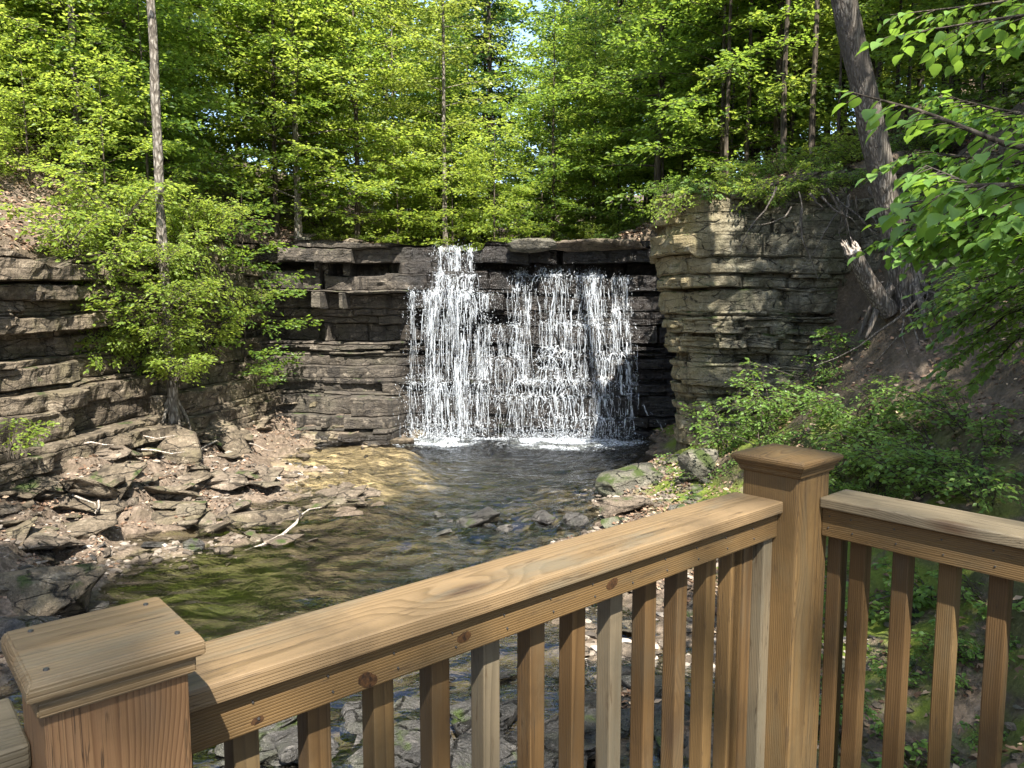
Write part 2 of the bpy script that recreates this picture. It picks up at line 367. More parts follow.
def ground_mat():
    m = newmat('forest_floor'); t = NT(m); p = t.pos()
    s = t.n('SeparateXYZ', {0: p}); x, y, z = s.outputs
    n1 = t.noise(p, .7, 5, .6); n2 = t.noise(p, 5, 6, .7); n3 = t.noise(p, 30, 5, .7)
    c = t.ramp(n2.outputs[0], [(.28, (.035, .025, .017)), (.45, (.08, .059, .042)), (.58, (.145, .11, .08)), (.75, (.25, .20, .15))])
    vo = t.n('TexVoronoi', {'Vector': t.vmap(p, (1, 1, 1)), 'Scale': 16.0}, feature='F1')
    c = t.mix(t.mr(n3.outputs[0], .42, .62, 0, .55), c, t.mix(t.n('SeparateColor', {0: vo.outputs['Color']}).outputs[0], (.06, .042, .03), (.30, .225, .165)))
    # sand and rock of the stream bed, with green algae in the near shallows
    bed = t.ramp(t.noise(p, 2.6, 5, .65).outputs[0], [(.3, (.03, .025, .017)), (.5, (.085, .066, .042)), (.7, (.18, .14, .085))])
    sunlit_sand = t.mr(t.n('VectorMath', {0: p, 1: (-3.2, 17.0, W)}, operation='DISTANCE').outputs['Value'], 1.5, 3.4, 1, 0)  # pale sand of the left shallows, with the sunshine on it painted in
    bed = t.mix(t.math('MULTIPLY', sunlit_sand, .88), bed, (.70, .55, .33))
    vb = t.n('TexVoronoi', {'Vector': p, 'Scale': 3.2}, feature='F1')
    bed = t.mix(t.math('MULTIPLY', t.n('SeparateColor', {0: vb.outputs['Color']}).outputs[0], .5), bed, (.07, .055, .035))
    ad = t.math('ADD', t.n('VectorMath', {0: p, 1: (-4.4, 9.9, W)}, operation='DISTANCE').outputs['Value'], t.math('MULTIPLY', n1.outputs[0], 1.2))
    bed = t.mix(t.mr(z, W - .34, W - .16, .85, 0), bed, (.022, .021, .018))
    alg = t.mr(ad, 1.1, 2.4, .62, 0)
    bed = t.mix(t.math('MULTIPLY', alg, t.mr(n2.outputs[0], .25, .45)), bed, (.07, .08, .016))
    under = t.mr(t.math('ADD', z, t.math('MULTIPLY', n2.outputs[0], .12)), W - .0, W + .12, 1, 0)
    c = t.mix(under, c, bed)
    ge = t.n('NewGeometry'); nz = t.n('SeparateXYZ', {0: ge.outputs['Normal']}).outputs[2]
    # moss on the lower right bank, soil on the steep part
    ms = t.math('MULTIPLY', t.mr(x, 1.9, 2.8), t.math('MULTIPLY', t.mr(z, -1.2, -2.2), t.mr(t.noise(p, 1.7, 5, .6).outputs[0], .36, .50)))
    ms = t.math('MULTIPLY', ms, t.mr(z, W + .1, W + .25))
    c = t.mix(ms, c, t.mix(n3.outputs[0], (.05, .075, .012), (.17, .20, .03)))
    st = t.mr(nz, .62, .8, 1, 0)
    c = t.mix(t.math('MULTIPLY', st, .7), c, t.mix(n3.outputs[0], (.035, .026, .017), (.10, .078, .05)))
    h = t.math('ADD', t.math('MULTIPLY', n2.outputs[0], .6), t.math('ADD', t.math('MULTIPLY', n3.outputs[0], .3), t.math('MULTIPLY', vo.outputs[0], .25)))
    return t.out(t.bsdf(c, .9, .2, t.bump(h, 1.0, .08)))
tag(b.obj('ground', ground_mat()), kind='structure')

# ------------------------------------------------------------------ stratified cliffs
class Strata:
    def __init__(q, seed, thick, prob, jw, deep=1.0):
        rl = np.random.default_rng(seed); zs = [-4.7]
        while zs[-1] < 4.5: zs.append(zs[-1] + rl.choice(thick, p=prob) * rl.uniform(.8, 1.25))
        q.Z = np.array(zs); q.n = len(zs) - 1; th = np.diff(q.Z); q.seed = seed
        q.w = rl.uniform(jw[0], jw[1], q.n) * np.clip(th / .2, .6, 1.5); q.p = rl.uniform(0, 10, q.n)
        q.b = rl.uniform(-1, 1, q.n) * .8 + np.clip((th - .16) / .2, -1.0, .5)
        q.d = rl.uniform(.01, .09, q.n + 1) * deep                        # how deep the parting at each bed is weathered out
    def cell(q, s, k, sd=0):
        x = (s + .22 * vnoise(s * 1.7, k * 3.7, seed=q.seed + sd)) / q.w[k] + q.p[k]
        i = np.floor(x); f = x - i
        return hsh(i, k, np.asarray(q.seed + sd)) * 2 - 1, np.minimum(f, 1 - f) * q.w[k], i
    def off(q, s, k, amp, lay):
        a, e, i = q.cell(s, k)
        deep = hsh(i, k, np.asarray(q.seed + 5))
        a = np.where(deep > .86, a - .9, a)                        # a block that has fallen out
        crack = -.09 * (1 - sstep(.0, .05, e)) * (deep > .3)
        return amp * a + lay * q.b[k] + crack
ST_BACK = Strata(12, [.06, .11, .19, .30, .45], [.24, .24, .22, .18, .12], (.8, 3.2))
ST_LEFT = Strata(13, [.06, .11, .18, .28, .45], [.22, .25, .24, .19, .10], (.6, 2.4))
ST_RIGHT = Strata(19, [.06, .11, .17, .26, .4], [.2, .26, .26, .18, .10], (.4, 1.8), .45)
def make_cliff(path, st, mat, ztop, zbot, prof, step=.055, amp=.16, lay=.10, back=1.0, ero=.07):
    P = np.array(path, float); L = np.concatenate([[0], np.cumsum(np.linalg.norm(np.diff(P, axis=0), axis=1))])
    s = np.arange(0, L[-1], step); seed = st.seed
    C = np.stack([np.interp(s, L, P[:, 0]), np.interp(s, L, P[:, 1])], -1)
    k9 = np.ones(7) / 7                                            # rounded corners
    Cp = np.pad(C, ((3, 3), (0, 0)), mode='reflect', reflect_type='odd')
    C = np.stack([np.convolve(Cp[:, q], k9, 'valid') for q in (0, 1)], -1)
    T = nrm(np.gradient(C, axis=0)); N = np.stack([T[:, 1], -T[:, 0]], -1)
    zt = ztop(C[:, 0], C[:, 1]); zb = zbot(C[:, 0], C[:, 1])
    dz = .10 * fbm(s * .35, s * 0, o=2, seed=seed)
    def edge(k):                                                     # bed boundaries wander and jump from block to block
        kk = min(max(k, 0), st.n - 1); th = min(st.Z[kk + 1] - st.Z[kk], st.Z[kk] - st.Z[max(kk - 1, 0)] + (kk == 0))
        a, e, i = st.cell(s, np.full(s.shape, kk), 40)
        return st.Z[k] + dz + a * th * .22 + .03 * fbm(s * 2.2, s * 0 + k, o=3, seed=seed + 3)
    rows = []
    for k in range(st.n):
        th = st.Z[k + 1] - st.Z[k]; lo, hi = edge(k), edge(k + 1)
        fr = (.0, .08, .3, .55, .8, .93, 1.) if th > .22 else ((.0, .12, .5, .88, 1.) if th > .1 else (.0, .5, 1.))
        base = st.off(s, np.full(s.shape, k), amp, lay)
        for q in fr:
            z0 = lo + (hi - lo) * q
            z = np.minimum(z0, zt)
            ed = st.d[k] if q == 0. else st.d[k + 1] if q == 1. else 0
            o = prof(C[:, 0], C[:, 1], np.full(s.shape, st.Z[k] + th * .5)) + base - ed
            o = o + ero * .8 * fbm(s * 1.2, z0 * .3, o=2, seed=seed + 8) + ero * fbm(s * 2.9, z0 * 3.3, o=3, seed=seed + 9) + .022 * fbm(s * 10, z0 * 12, o=2, seed=seed + 2)
            z = np.maximum(z, zb)
            rows.append(np.stack([C[:, 0] + N[:, 0] * o, C[:, 1] + N[:, 1] * o, z], -1))
    rows.append(np.stack([C[:, 0] - N[:, 0] * back, C[:, 1] - N[:, 1] * back, zt - .03], -1))
    V = np.array(rows); nr, ns = V.shape[:2]
    b = Buf(); i, j = np.meshgrid(np.arange(ns - 1), np.arange(nr - 1)); k = j * ns + i
    f = np.stack([k, k + 1, k + ns + 1, k + ns], -1).reshape(-1, 4)
    fl = V.reshape(-1, 3)
    keep = (np.abs(fl[f[:, 0]] - fl[f[:, 3]]).max(1) + np.abs(fl[f[:, 1]] - fl[f[:, 2]]).max(1)) > 2e-4
    b.add(fl, f[keep])
    return tag(b.obj('cliff', mat, smooth=False), kind='structure')

def interp_prof(z, tab):
    zz, oo = zip(*tab); return np.interp(z, zz, oo)
def step_prof(z, tab):          # tab: (lower z of band, offset) from the top down; blocky bands
    r = np.zeros(z.shape); 
    for zlo, o in sorted(tab): r = np.where(z >= zlo, o, r)
    return r
def back_off(x, z):
    x = np.asarray(x, float); z = np.asarray(z, float)
    zw = z + .10 * vnoise(x * .9, x * 0, seed=31) + .06 * vnoise(x * 3.1, x * 0, seed=32)
    left = step_prof(zw, [(-9, 2.5), (-3.35, 2.0), (-3.1, 1.6), (-2.75, 1.15), (-2.35, .8), (-1.75, .55), (-1.3, .6), (-1.0, -.2), (-.75, .2), (-.3, .3), (.1, 1.15), (.24, .95), (.38, .7), (.52, .45), (.64, -.35), (1.0, .45), (1.3, .75)])
    fall_l = step_prof(zw, [(-9, 1.9), (-3.25, 1.65), (-2.9, 1.5), (-2.15, 1.3), (-2.05, .45), (-1.5, .35), (-1.0, .3), (-.3, .4), (-.05, 1.0), (.08, 1.25), (.3, 1.0), (.5, .7), (.75, .45), (.95, .3), (1.2, .2)])
    fall_m = step_prof(zw, [(-9, 2.0), (-3.2, 1.8), (-2.7, 1.65), (-2.2, 1.55), (-1.62, 1.4), (-1.5, .95), (-.85, .95), (-.72, .5), (-.3, .4), (.0, .75), (.3, .6), (.6, .45), (.85, -.25), (1.15, .65)])
    fall_r = step_prof(zw, [(-9, 2.0), (-3.1, 1.8), (-2.65, 1.7), (-2.15, 1.55), (-2.0, 1.2), (-1.5, 1.2), (-1.35, .85), (-.65, .85), (-.5, .6), (-.05, .6), (.1, .35), (.5, .3), (.85, -.3), (1.15, .62), (1.4, .72)])
    right = step_prof(zw, [(-9, 1.6), (-3.0, 1.2), (-2.2, .8), (-1.3, .6), (-.4, .5), (.5, .4), (.85, -.1), (1.15, .55)])
    xw = x + .25 * vnoise(z * 1.4, z * 0, seed=34)
    a = sstep(-3.3, -2.9, xw); bb = sstep(-1.1, -.7, xw); c = sstep(-.1, .3, xw); d = sstep(3.0, 3.4, xw)
    r = left * (1 - a) + fall_l * a
    r = r * (1 - bb) + fall_m * bb
    r = r * (1 - c) + fall_r * c
    r = r * (1 - d) + right * d
    return r * (1 - .30 * a * (1 - .5 * d))
YB = 21.6
def back_top(x, y):
    notch = sstep(-2.15, -1.95, x) * (1 - sstep(-.85, -.65, x))
    return 1.62 + .10 * fbm(x * .8, x * 0, o=2, seed=44) - .26 * notch
make_cliff([(-7.3, YB), (5.0, YB)], ST_BACK, M['rock_back'], back_top, lambda x, y: x * 0 - 4.6, lambda x, y, z: back_off(x, z), step=.045, amp=.12, lay=.07, back=1.6)
def surf_y(x, z):
    k = np.clip(np.searchsorted(ST_BACK.Z, z) - 1, 0, ST_BACK.n - 1)
    o = back_off(x, (ST_BACK.Z[k] + ST_BACK.Z[k + 1]) * .5) + ST_BACK.off(x + 7.3, k, .12, .07)
    return YB - o
def left_prof(x, y, z):
    zz = z + .12 * vnoise(y * .6, y * 0, seed=51)
    return step_prof(zz, [(-9, 1.0), (-2.2, .75), (-1.75, .5), (-1.35, .4), (-.95, -.05), (-.72, .12), (-.45, .34), (.1, .3), (.5, .5), (1.0, .2)])
make_cliff(LEFT_PATH, ST_LEFT, M['rock_left'], lambda x, y: UPP(x - .5, y) - .22 + .45 * fbm(y * .6, x, o=3, seed=4), lambda x, y: LOW(x, y) - .7, left_prof, amp=.15, lay=.12, back=1.0, ero=.10)
def right_prof(x, y, z):
    lean = .62 * np.clip((z + 3.2) / 5.0, 0, 1.15) * (1 - sstep(4.0, 5.2, x)) + .25 * np.clip((z + 3) / 5, 0, 1)
    zz = z + .08 * vnoise(x * .9, y, seed=71)
    return lean - .1 + step_prof(zz, [(-9, .2), (-2.3, .1), (-1.9, .17), (-1.1, .05), (-.95, .13), (.2, .06), (.32, .13), (1.5, .06), (1.9, -.05), (2.2, -.25)]) - .5 * sstep(5.6, 6.6, x)
make_cliff(RIGHT_PATH, ST_RIGHT, M['rock_right'], lambda x, y: 2.25 + .35 * fbm(x * .9, y, o=3, seed=4) + .25 * sstep(4.5, 6.5, x), lambda x, y: LOW(x, y) - .9, right_prof, amp=.10, lay=.03, back=1.2, step=.04, ero=.12)

# ------------------------------------------------------------------ water of the pool and stream
def water_mat():
    m = newmat('clear_water'); t = NT(m); p = t.pos()
    s = t.n('SeparateXYZ', {0: p})
    cal = t.n('VectorMath', {0: p, 1: (.2, 18.5, W)}, operation='DISTANCE').outputs['Value']
    n1 = t.noise(t.vmap(p, (1.0, 1.9, 1)), 2.3, 3, .5, .3)
    n2 = t.noise(t.vmap(p, (1.2, 2.6, 1)), 7.0, 3, .55, .4)
    wv = t.n('TexWave', {'Vector': t.vmap(p, (1, 1, 1), (-.3, -18.6, 0)), 'Scale': 1.3, 'Distortion': 3.5, 'Detail': 2.0, 'Detail Scale': 1.2}, wave_type='RINGS', rings_direction='Z')
    h = t.math('ADD', t.math('MULTIPLY', n1.outputs[0], .75), t.math('ADD', t.math('MULTIPLY', n2.outputs[0], .35), t.math('MULTIPLY', wv.outputs[0], t.mr(cal, 1.5, 7, .22, .02))))
    calm = t.mr(t.n('VectorMath', {0: p, 1: (-4.4, 10.2, W)}, operation='DISTANCE').outputs['Value'], 1.5, 3.2, .35, 1.0)
    bp = t.n('Bump', {'Height': h, 'Strength': calm, 'Distance': .06}).outputs[0]
    fr = t.n('Fresnel', {'IOR': 1.75, 'Normal': bp})
    gl = t.n('BsdfGlossy', {'Color': (.95, .97, 1, 1), 'Roughness': .03, 'Normal': bp})
    tr = t.n('BsdfTransparent', {'Color': (.87, .87, .82, 1)})
    return t.out(t.n('MixShader', {0: t.math('MULTIPLY', fr.outputs[0], 1.0), 1: tr, 2: gl}))
def ripple(x, y):
    rid = lambda q: 1 - 2 * np.abs(q)
    wx = x + .25 * vnoise(x * .8, y * .8, seed=5); wy = y + .25 * vnoise(x * .8, y * .8, seed=6)
    h = .024 * rid(vnoise(wx * 1.7, wy * 2.6, seed=7)) + .016 * vnoise(wx * 3.6, wy * 5.2, seed=8) + .009 * vnoise(wx * 8, wy * 10, seed=9)
    am = .9 + 1.9 * np.exp(-(((x - .6) / 2.2) ** 2 + ((y - 12.8) / 2.4) ** 2)) - .45 * np.exp(-(((x + 4.6) / 1.8) ** 2 + ((y - 10.2) / 1.6) ** 2)) + .5 * sstep(9, 7, y)
    for cx, cy, q in ((1.5, 19.8, .018), (-2.05, 19.9, .012)):
        d = np.hypot(x - cx, y - cy); h = h + q * np.sin(d * 9.5 + 1.5 * vnoise(x, y, seed=11)) * np.exp(-d / 2.6) / am
    return h * am
wx_, wy_ = axis(-8.2, 4.6, .045, 14), np.concatenate([[-60, -20, -5, 0, 3], np.arange(4.5, 21.8, .045)])
X_, Y_ = np.meshgrid(wx_, wy_); nx = len(wx_); ny = len(wy_)
b = Buf(); i, j = np.meshgrid(np.arange(nx - 1), np.arange(ny - 1)); k = j * nx + i
b.add(np.stack([X_, Y_, W + ripple(X_, Y_)], -1), np.stack([k, k + 1, k + nx + 1, k + nx], -1).reshape(-1, 4))
tag(b.obj('water', water_mat()), kind='structure')

# ------------------------------------------------------------------ the waterfall
def fall_mat():
    m = newmat('white_water'); t = NT(m)
    p = t.bsdf((.58, .61, .64), .22, .5)
    tr = t.n('BsdfTranslucent', {'Color': (.85, .88, .92, 1)})
    mx = t.n('MixShader', {0: .35, 1: p, 2: tr}); ge = t.n('NewGeometry')
    al = t.mr(t.noise(t.vmap(ge.outputs['Position'], (16, 16, 5)), 1.0, 3, .6).outputs[0], .38, .62, .18, .95)
    return t.out(t.n('MixShader', {0: al, 1: t.n('BsdfTransparent'), 2: mx}))
M['fall'] = fall_mat()
def veil_mat():
    m = newmat('thin_water_sheet'); t = NT(m); p = t.pos()
    a1 = t.noise(t.vmap(p, (26, 10, 3.2)), 1.0, 4, .65, .2); a2 = t.noise(t.vmap(p, (70, 30, 16)), 1.0, 3, .6)
    al = t.mr(t.math('ADD', t.math('MULTIPLY', a1.outputs[0], .7), t.math('MULTIPLY', a2.outputs[0], .3)), .47, .70, 0, .6)
    mx = t.n('MixShader', {0: .4, 1: t.bsdf((.66, .69, .72), .25, .5), 2: t.n('BsdfTranslucent', {'Color': (.8, .83, .86, 1)})})
    return t.out(t.n('MixShader', {0: al, 1: t.n('BsdfTransparent'), 2: mx}))
M['veil'] = veil_mat()
OCT = (np.array([[1, 0, 0], [-1, 0, 0], [0, 1, 0], [0, -1, 0], [0, 0, 1], [0, 0, -1.]]), np.array([[0, 2, 4], [2, 1, 4], [1, 3, 4], [3, 0, 4], [2, 0, 5], [1, 2, 5], [3, 1, 5], [0, 3, 5]]))
def blobs(b, pos, size):
    n = len(pos); size = np.asarray(size, float)
    if size.ndim == 1: size = np.repeat(size[:, None], 3, 1)
    V = pos[:, None] + OCT[0][None] * size[:, None]
    b.add(V, (OCT[1][None] + (np.arange(n) * 6)[:, None, None]).reshape(-1, 3))
def cascade(name, zones, seed, parent):
    r = np.random.default_rng(seed)
    x = []; z = []; rr = []; sp = []
    for (x0, x1, z0, n, rad_, spread) in zones:
        c = r.uniform(x0, x1, max(3, int((x1 - x0) * 9)))           # the water gathers in separate threads
        xx = r.choice(c, n) + r.normal(0, .045, n)
        x.append(xx); z.append(np.full(n, z0) + r.uniform(-.05, .05, n)); rr.append(rad_ * .74 * r.lognormal(0, .55, n)); sp.append(np.full(n, spread))
    x = np.concatenate(x); z = np.concatenate(z); rr = np.concatenate(rr); sp = np.concatenate(sp)
    n = len(x); y = surf_y(x, z - .08) - .03
    vx = r.normal(0, .10, n) * sp; vy = -r.uniform(.05, .35, n); vz = np.zeros(n)
    dt = .028; tr = [np.stack([x, y, z], -1)]; alive = np.ones(n, bool); AL = [alive.copy()]; hitp = []
    for it in range(120):
        vz = vz - 9.8 * dt * .8; vz = np.maximum(vz, -4.6); vx = vx * .93 + r.normal(0, .05, n)
        x1 = x + vx * dt; y1 = y + vy * dt; z1 = z + vz * dt
        sy = surf_y(x1, z1)
        ins = y1 > sy - .015
        deep = y1 - sy
        ledge = ins & (deep > .03)
        y1 = np.where(ins, np.maximum(sy - .02, y1 - .05), y1)
        z1 = np.where(ledge, z - .004 * r.random(n), z1); g_ = np.floor(x1 / .14); x1 = np.where(ledge, x1 + ((g_ + hsh(g_, np.floor(z * 3))) * .14 - x1) * .10, x1); x1 = np.where(ledge, x1 + r.normal(0, .035, n) * sp, x1)
        vz = np.where(ledge, 0, vz)
        vy = np.where(ledge, -r.uniform(.10, .55, n), vy)
        vx = np.where(ledge, vx * .4 + r.normal(0, .5, n) * sp, vx)
        alive &= ~(ledge & (r.random(n) < .02))
        if ledge.any(): hitp.append(np.stack([x1, y1, z1], -1)[ledge & (r.random(n) < .3) & alive])
        x, y, z = x1, y1, z1
        alive &= (z > W + .02) & (r.random(n) > .005 * (z < .2))
        tr.append(np.stack([x, y, z], -1)); AL.append(alive.copy())
    T = np.array(tr); A = np.array(AL)
    b = Buf()
    for q in range(n):
        m = A[:, q].sum(); t = int(r.integers(0, 3))
        while t < m - 2:
            ln = int(r.integers(3, 13)); e = min(m, t + ln)
            P = T[t:e, q]
            if len(P) >= 3:
                jit = np.cumsum(r.normal(0, .010, P.shape), 0); jit[:, 1] *= .4
                u = np.linspace(0, 1, len(P)); ra = rr[q] * (.25 + .75 * np.sin(np.pi * np.clip(u * .9 + .1, 0, 1)) ** .6) * r.uniform(.6, 1.3)
                tube(b, P + jit, ra, 3, cap=False)
            t = e + int(r.integers(0, 8))
    cas = b.obj(name, M['fall'], parent)
    vb = Buf()                                                       # thin merged sheets between the threads
    for q in r.choice(n, int(n * .12), replace=False):
        m = A[:, q].sum(); t0 = int(r.integers(0, max(1, m - 30))); e = min(m, t0 + int(r.integers(18, 60)))
        P = T[t0:e:2, q]
        if len(P) < 4: continue
        wd = r.uniform(.05, .17) * np.sin(np.pi * np.linspace(.06, .97, len(P))) ** .5
        Lf = P + np.stack([-wd, 0 * wd - .012, 0 * wd], -1); Rt = P + np.stack([wd, 0 * wd - .012, 0 * wd], -1)
        k = np.arange(len(P) - 1); N_ = len(P)
        vb.add(np.concatenate([Lf, Rt]), np.stack([k, k + 1, k + 1 + N_, k + N_], -1))
    vb.obj('water_sheet', M['veil'], cas)
    H = np.concatenate(hitp); b2 = Buf()
    H = H[r.random(len(H)) < .8]
    H = H + r.normal(0, 1, H.shape) * [.05, .03, .025]
    blobs(b2, H, r.uniform(.008, .030, len(H))[:, None] * [1.7, 1, .7])
    # thrown droplets
    k = r.integers(0, n, 5200); ti = (r.random(5200) * A.sum(0)[k] * .98).astype(int)
    D = T[ti, k] + r.normal(0, 1, (5200, 3)) * [.11, .10, .06] - [0, .06, 0]
    blobs(b2, D, r.uniform(.004, .013, 5200)[:, None] * [1, 1, 1.8])
    b2.obj('spray', M['fall'], cas)
    return cas
wf = empty('waterfall', (0, 19.9, W))
tag(wf, 'white waterfall tumbling in two broken streams over dark rock ledges into the pool', 'waterfall')
def world_parent(o): o.matrix_parent_inverse = Matrix.Translation(-Vector(o.parent.location))
c1 = cascade('cascade', [(-1.98, -.95, 1.50, 62, .012, 1.0), (-2.95, -2.3, .3, 20, .010, .25), (-2.2, -1.5, .3, 20, .014, .5), (-1.4, -.55, .25, 28, .010, .5), (-2.9, -.8, -2.0, 26, .012, 1.5)], 5, wf)
c2 = cascade('cascade', [(.05, .5, .92, 30, .011, 1.0), (.75, 1.35, .92, 32, .011, 1.0), (1.5, 2.0, .92, 18, .011, .9), (2.15, 2.55, .9, 44, .015, .9), (2.75, 3.1, .7, 26, .013, .6), (-.9, .2, -.6, 30, .010, 1.2), (.6, 2.8, -.5, 22, .012, 1.4), (.8, 3.0, -1.5, 24, .012, 1.4)], 6, wf)
c1['label'] = 'left stream falling in threads from the notch'; c2['label'] = 'right stream spread wide over the steps'
# foam on the pool
r = np.random.default_rng(8); fb = Buf()
for cx, cy, rx, ry, n in ((-2.05, 19.75, 1.0, .75, 2600), (1.5, 19.6, 1.55, .95, 5200), (-.2, 20.2, 3.0, .16, 900)):
    a = r.uniform(0, 2 * np.pi, n); q = np.sqrt(r.random(n)) * (1 + .25 * np.sin(a * 3 + cx) + .15 * np.sin(a * 7))
    q = np.where(r.random(n) < .35, .95 + r.normal(0, .16, n), q)
    P = np.stack([cx + rx * q * np.cos(a), cy + ry * q * np.sin(a), np.full(n, W + .004)], -1)
    blobs(fb, P, np.stack([r.uniform(.012, .05, n), r.uniform(.010, .03, n), r.uniform(.006, .022, n) * (1.3 - np.clip(q, 0, 1))], -1))
for cx, cy, rx, n in ((-2.0, 20.15, 1.1, 1300), (1.6, 20.05, 1.5, 2400), (0, 20.3, 3.0, 700)):     # churned drops above the foam
    P = np.stack([cx + r.normal(0, rx * .55, n), cy + r.normal(0, .22, n), W + .02 + r.exponential(.13, n)], -1)
    blobs(fb, P, r.uniform(.005, .018, n))
fb.obj('foam', M['fall'], wf)
for ch in wf.children: world_parent(ch)

# ------------------------------------------------------------------ stones
def rock_mesh(name, seed, mat, flat=.5, pts=16, cuts=3, rough=.05):
    r = np.random.default_rng(seed)
    bm = bmesh.new()
    P = r.normal(0, 1, (pts, 3)); P = nrm(P) * r.uniform(.75, 1.0, (pts, 1)); P = np.sign(P) * np.abs(P) ** .75
    P[:, 2] *= flat
    for p in P: bm.verts.new(p * .5)
    g = bmesh.ops.convex_hull(bm, input=bm.verts)
    bmesh.ops.delete(bm, geom=[v for v in bm.verts if not v.link_faces], context='VERTS')
    bmesh.ops.bevel(bm, geom=list(bm.edges), offset=.03, segments=1, affect='EDGES', clamp_overlap=True)
    bmesh.ops.triangulate(bm, faces=bm.faces)
    bmesh.ops.subdivide_edges(bm, edges=bm.edges, cuts=cuts, use_grid_fill=True)
    bm.normal_update()
    co = np.array([v.co for v in bm.verts]); no = np.array([v.normal for v in bm.verts])
    d = fbm(co[:, 0] * 3, co[:, 1] * 3, co[:, 2] * 3, 4, seed) * rough + np.round(fbm(co[:, 0] * 1.5, co[:, 1] * 1.5, co[:, 2] * 9, 2, seed + 4) * 4) / 4 * rough * .5
    co += no * d[:, None]
    for v, c in zip(bm.verts, co): v.co = c
    me = bpy.data.meshes.new(name); bm.to_mesh(me); bm.free()
    me.materials.append(mat)
    me.polygons.foreach_set('use_smooth', np.ones(len(me.polygons), bool))
    return me
RM = {k: [rock_mesh('rock', s + i, M[m], fl) for i in range(n)] for k, m, fl, s, n in
      (('dry', 'stone', .45, 100, 6), ('slab', 'stone', .22, 120, 5), ('moss', 'stone_mossy', .5, 140, 4), ('wet', 'stone_wet', .4, 160, 5), ('lslab', 'rock_left', .25, 180, 4), ('wslab', 'stone_wet', .22, 200, 4))}
def rock(kind, i, p, size, rot=(0, 0, 0), name='boulder', label=None, cat='rock', group=None, sink=.3):
    me = RM[kind][i % len(RM[kind])]
    o = bpy.data.objects.new(name, me); COL.objects.link(o)
    o.location = (p[0], p[1], p[2] + size[2] * (.5 - sink) * 0.5); o.rotation_euler = rot
    o.scale = (size[0], size[1], size[2] / (.22 if 'slab' in kind else .45))
    return tag(o, label, cat, group)
# the ones that stand out
P = hit(478, 524); rock('wet', 0, P, (.95, .7, .34), (.1, -.1, .3), label='flat dark boulder alone in the middle of the stream', sink=.2)
P = hit(545, 520); rock('wet', 1, P, (.55, .5, .26), (0, .1, 1), label='low wet rock in the stream right of the lone flat boulder', sink=.2)
P = hit(575, 524); rock('wet', 2, P, (.6, .45, .3), (0, 0, 2), label='wet rock in the stream nearest the right bank boulders', sink=.2)
P = hit(628, 488); rock('moss', 0, P, (1.5, .85, .55), (.05, -.12, .35), label='long grey boulder on the right bank at the edge of the pool', sink=.1)
P = hit(628, 513); rock('dry', 1, P, (1.15, .7, .42), (.0, .05, .1), label='flat brown boulder in front of the long one on the right bank', sink=.1)
P = hit(700, 470); rock('moss', 2, P, (1.0, .8, .6), (0, .1, .7), label='grey boulder at the foot of the pale cliff beside shrubs', sink=.2)
P = hit(168, 452); rock('lslab', 0, P + [0, 0, .12], (2.0, 1.15, .30), (.42, .28, -.35), name='flat_rock', label='big tilted slab on the left bank, the lower left of two', sink=.2)
P = hit(226, 446); rock('lslab', 1, P + [0, 0, .12], (1.7, .85, .34), (.38, .38, -.55), name='flat_rock', label='tilted slab on the left bank, right of the bigger slab', sink=.2)
P = hit(45, 600, 3); rock('lslab', 3, P, (1.6, 1.2, .5), (.1, .05, .3), name='flat_rock', label='broad dark boulder at the near left water edge', sink=.3)
P = hit(20, 640, 3); rock('wet', 4, P, (1.0, .9, .5), (0, .1, 1.3), label='dark boulder below the broad one at the left edge', sink=.3)
P = hit(30, 455); rock('lslab', 2, P + [0, 0, .1], (1.5, 1.0, .45), (.3, .3, .1), name='flat_rock', label='pale broken slab leaning on the left cliff foot', sink=.2)
P = at(532, 245, 20.8); rock('moss', 1, P, (1.75, .9, .42), (.05, .03, .05), label='moss topped boulder at the lip between the two streams', sink=.5)
P = at(598, 246, 21.0); rock('slab', 3, P, (3.3, 1.1, .42), (.02, .0, .03), name='flat_rock', label='long flat slab bridging the lip above the right stream', sink=.5)
# scattered stones: (polygon-like image boxes, kind, count, size range, label, group)
rs = np.random.default_rng(77)
def scatter(boxes, kinds, n, smin, smax, label, group, name='stone', sink=.35):
    for q in range(n):
        u0, v0, u1, v1 = boxes[int(rs.integers(len(boxes)))]
        p = hit(rs.uniform(u0, u1), rs.uniform(v0, v1), 5)
        s = smin * (smax / smin) ** (rs.random() ** 1.6)
        k = kinds[int(rs.integers(len(kinds)))]
        rock(k, int(rs.integers(9)), p, (s, s * rs.uniform(.55, .95), s * rs.uniform(.2, .45) * (.5 if 'slab' in k else 1)), (rs.normal(0, .18), rs.normal(0, .18), rs.uniform(0, 6.28)), name=name, label=label, group=group, sink=sink)
scatter([(60, 470, 260, 540), (160, 490, 340, 545), (250, 405, 400, 440)], ['slab', 'slab', 'lslab', 'dry'], 46, .12, .6, 'loose brown stone lying on the sunny left bank', 'loose stones on the left bank')
scatter([(0, 440, 200, 480), (180, 395, 330, 445), (0, 480, 80, 600)], ['slab', 'lslab', 'lslab'], 60, .15, .85, 'broken rock in the rubble under the left cliff', 'rubble under the left cliff')
scatter([(640, 455, 700, 490), (640, 480, 720, 520), (600, 500, 660, 530)], ['dry', 'moss', 'moss'], 40, .10, .5, 'small grey stone piled beside the right bank boulders', 'stones beside the right bank boulders')
scatter([(430, 510, 620, 540)], ['wet'], 16, .10, .4, 'small wet stone in the shallow riffle of the stream', 'stones in the riffle')
scatter([(560, 560, 730, 660)], ['dry', 'slab', 'dry'], 50, .15, .6, 'stone on the near gravel bar seen through the balusters', 'stones on the near gravel bar')
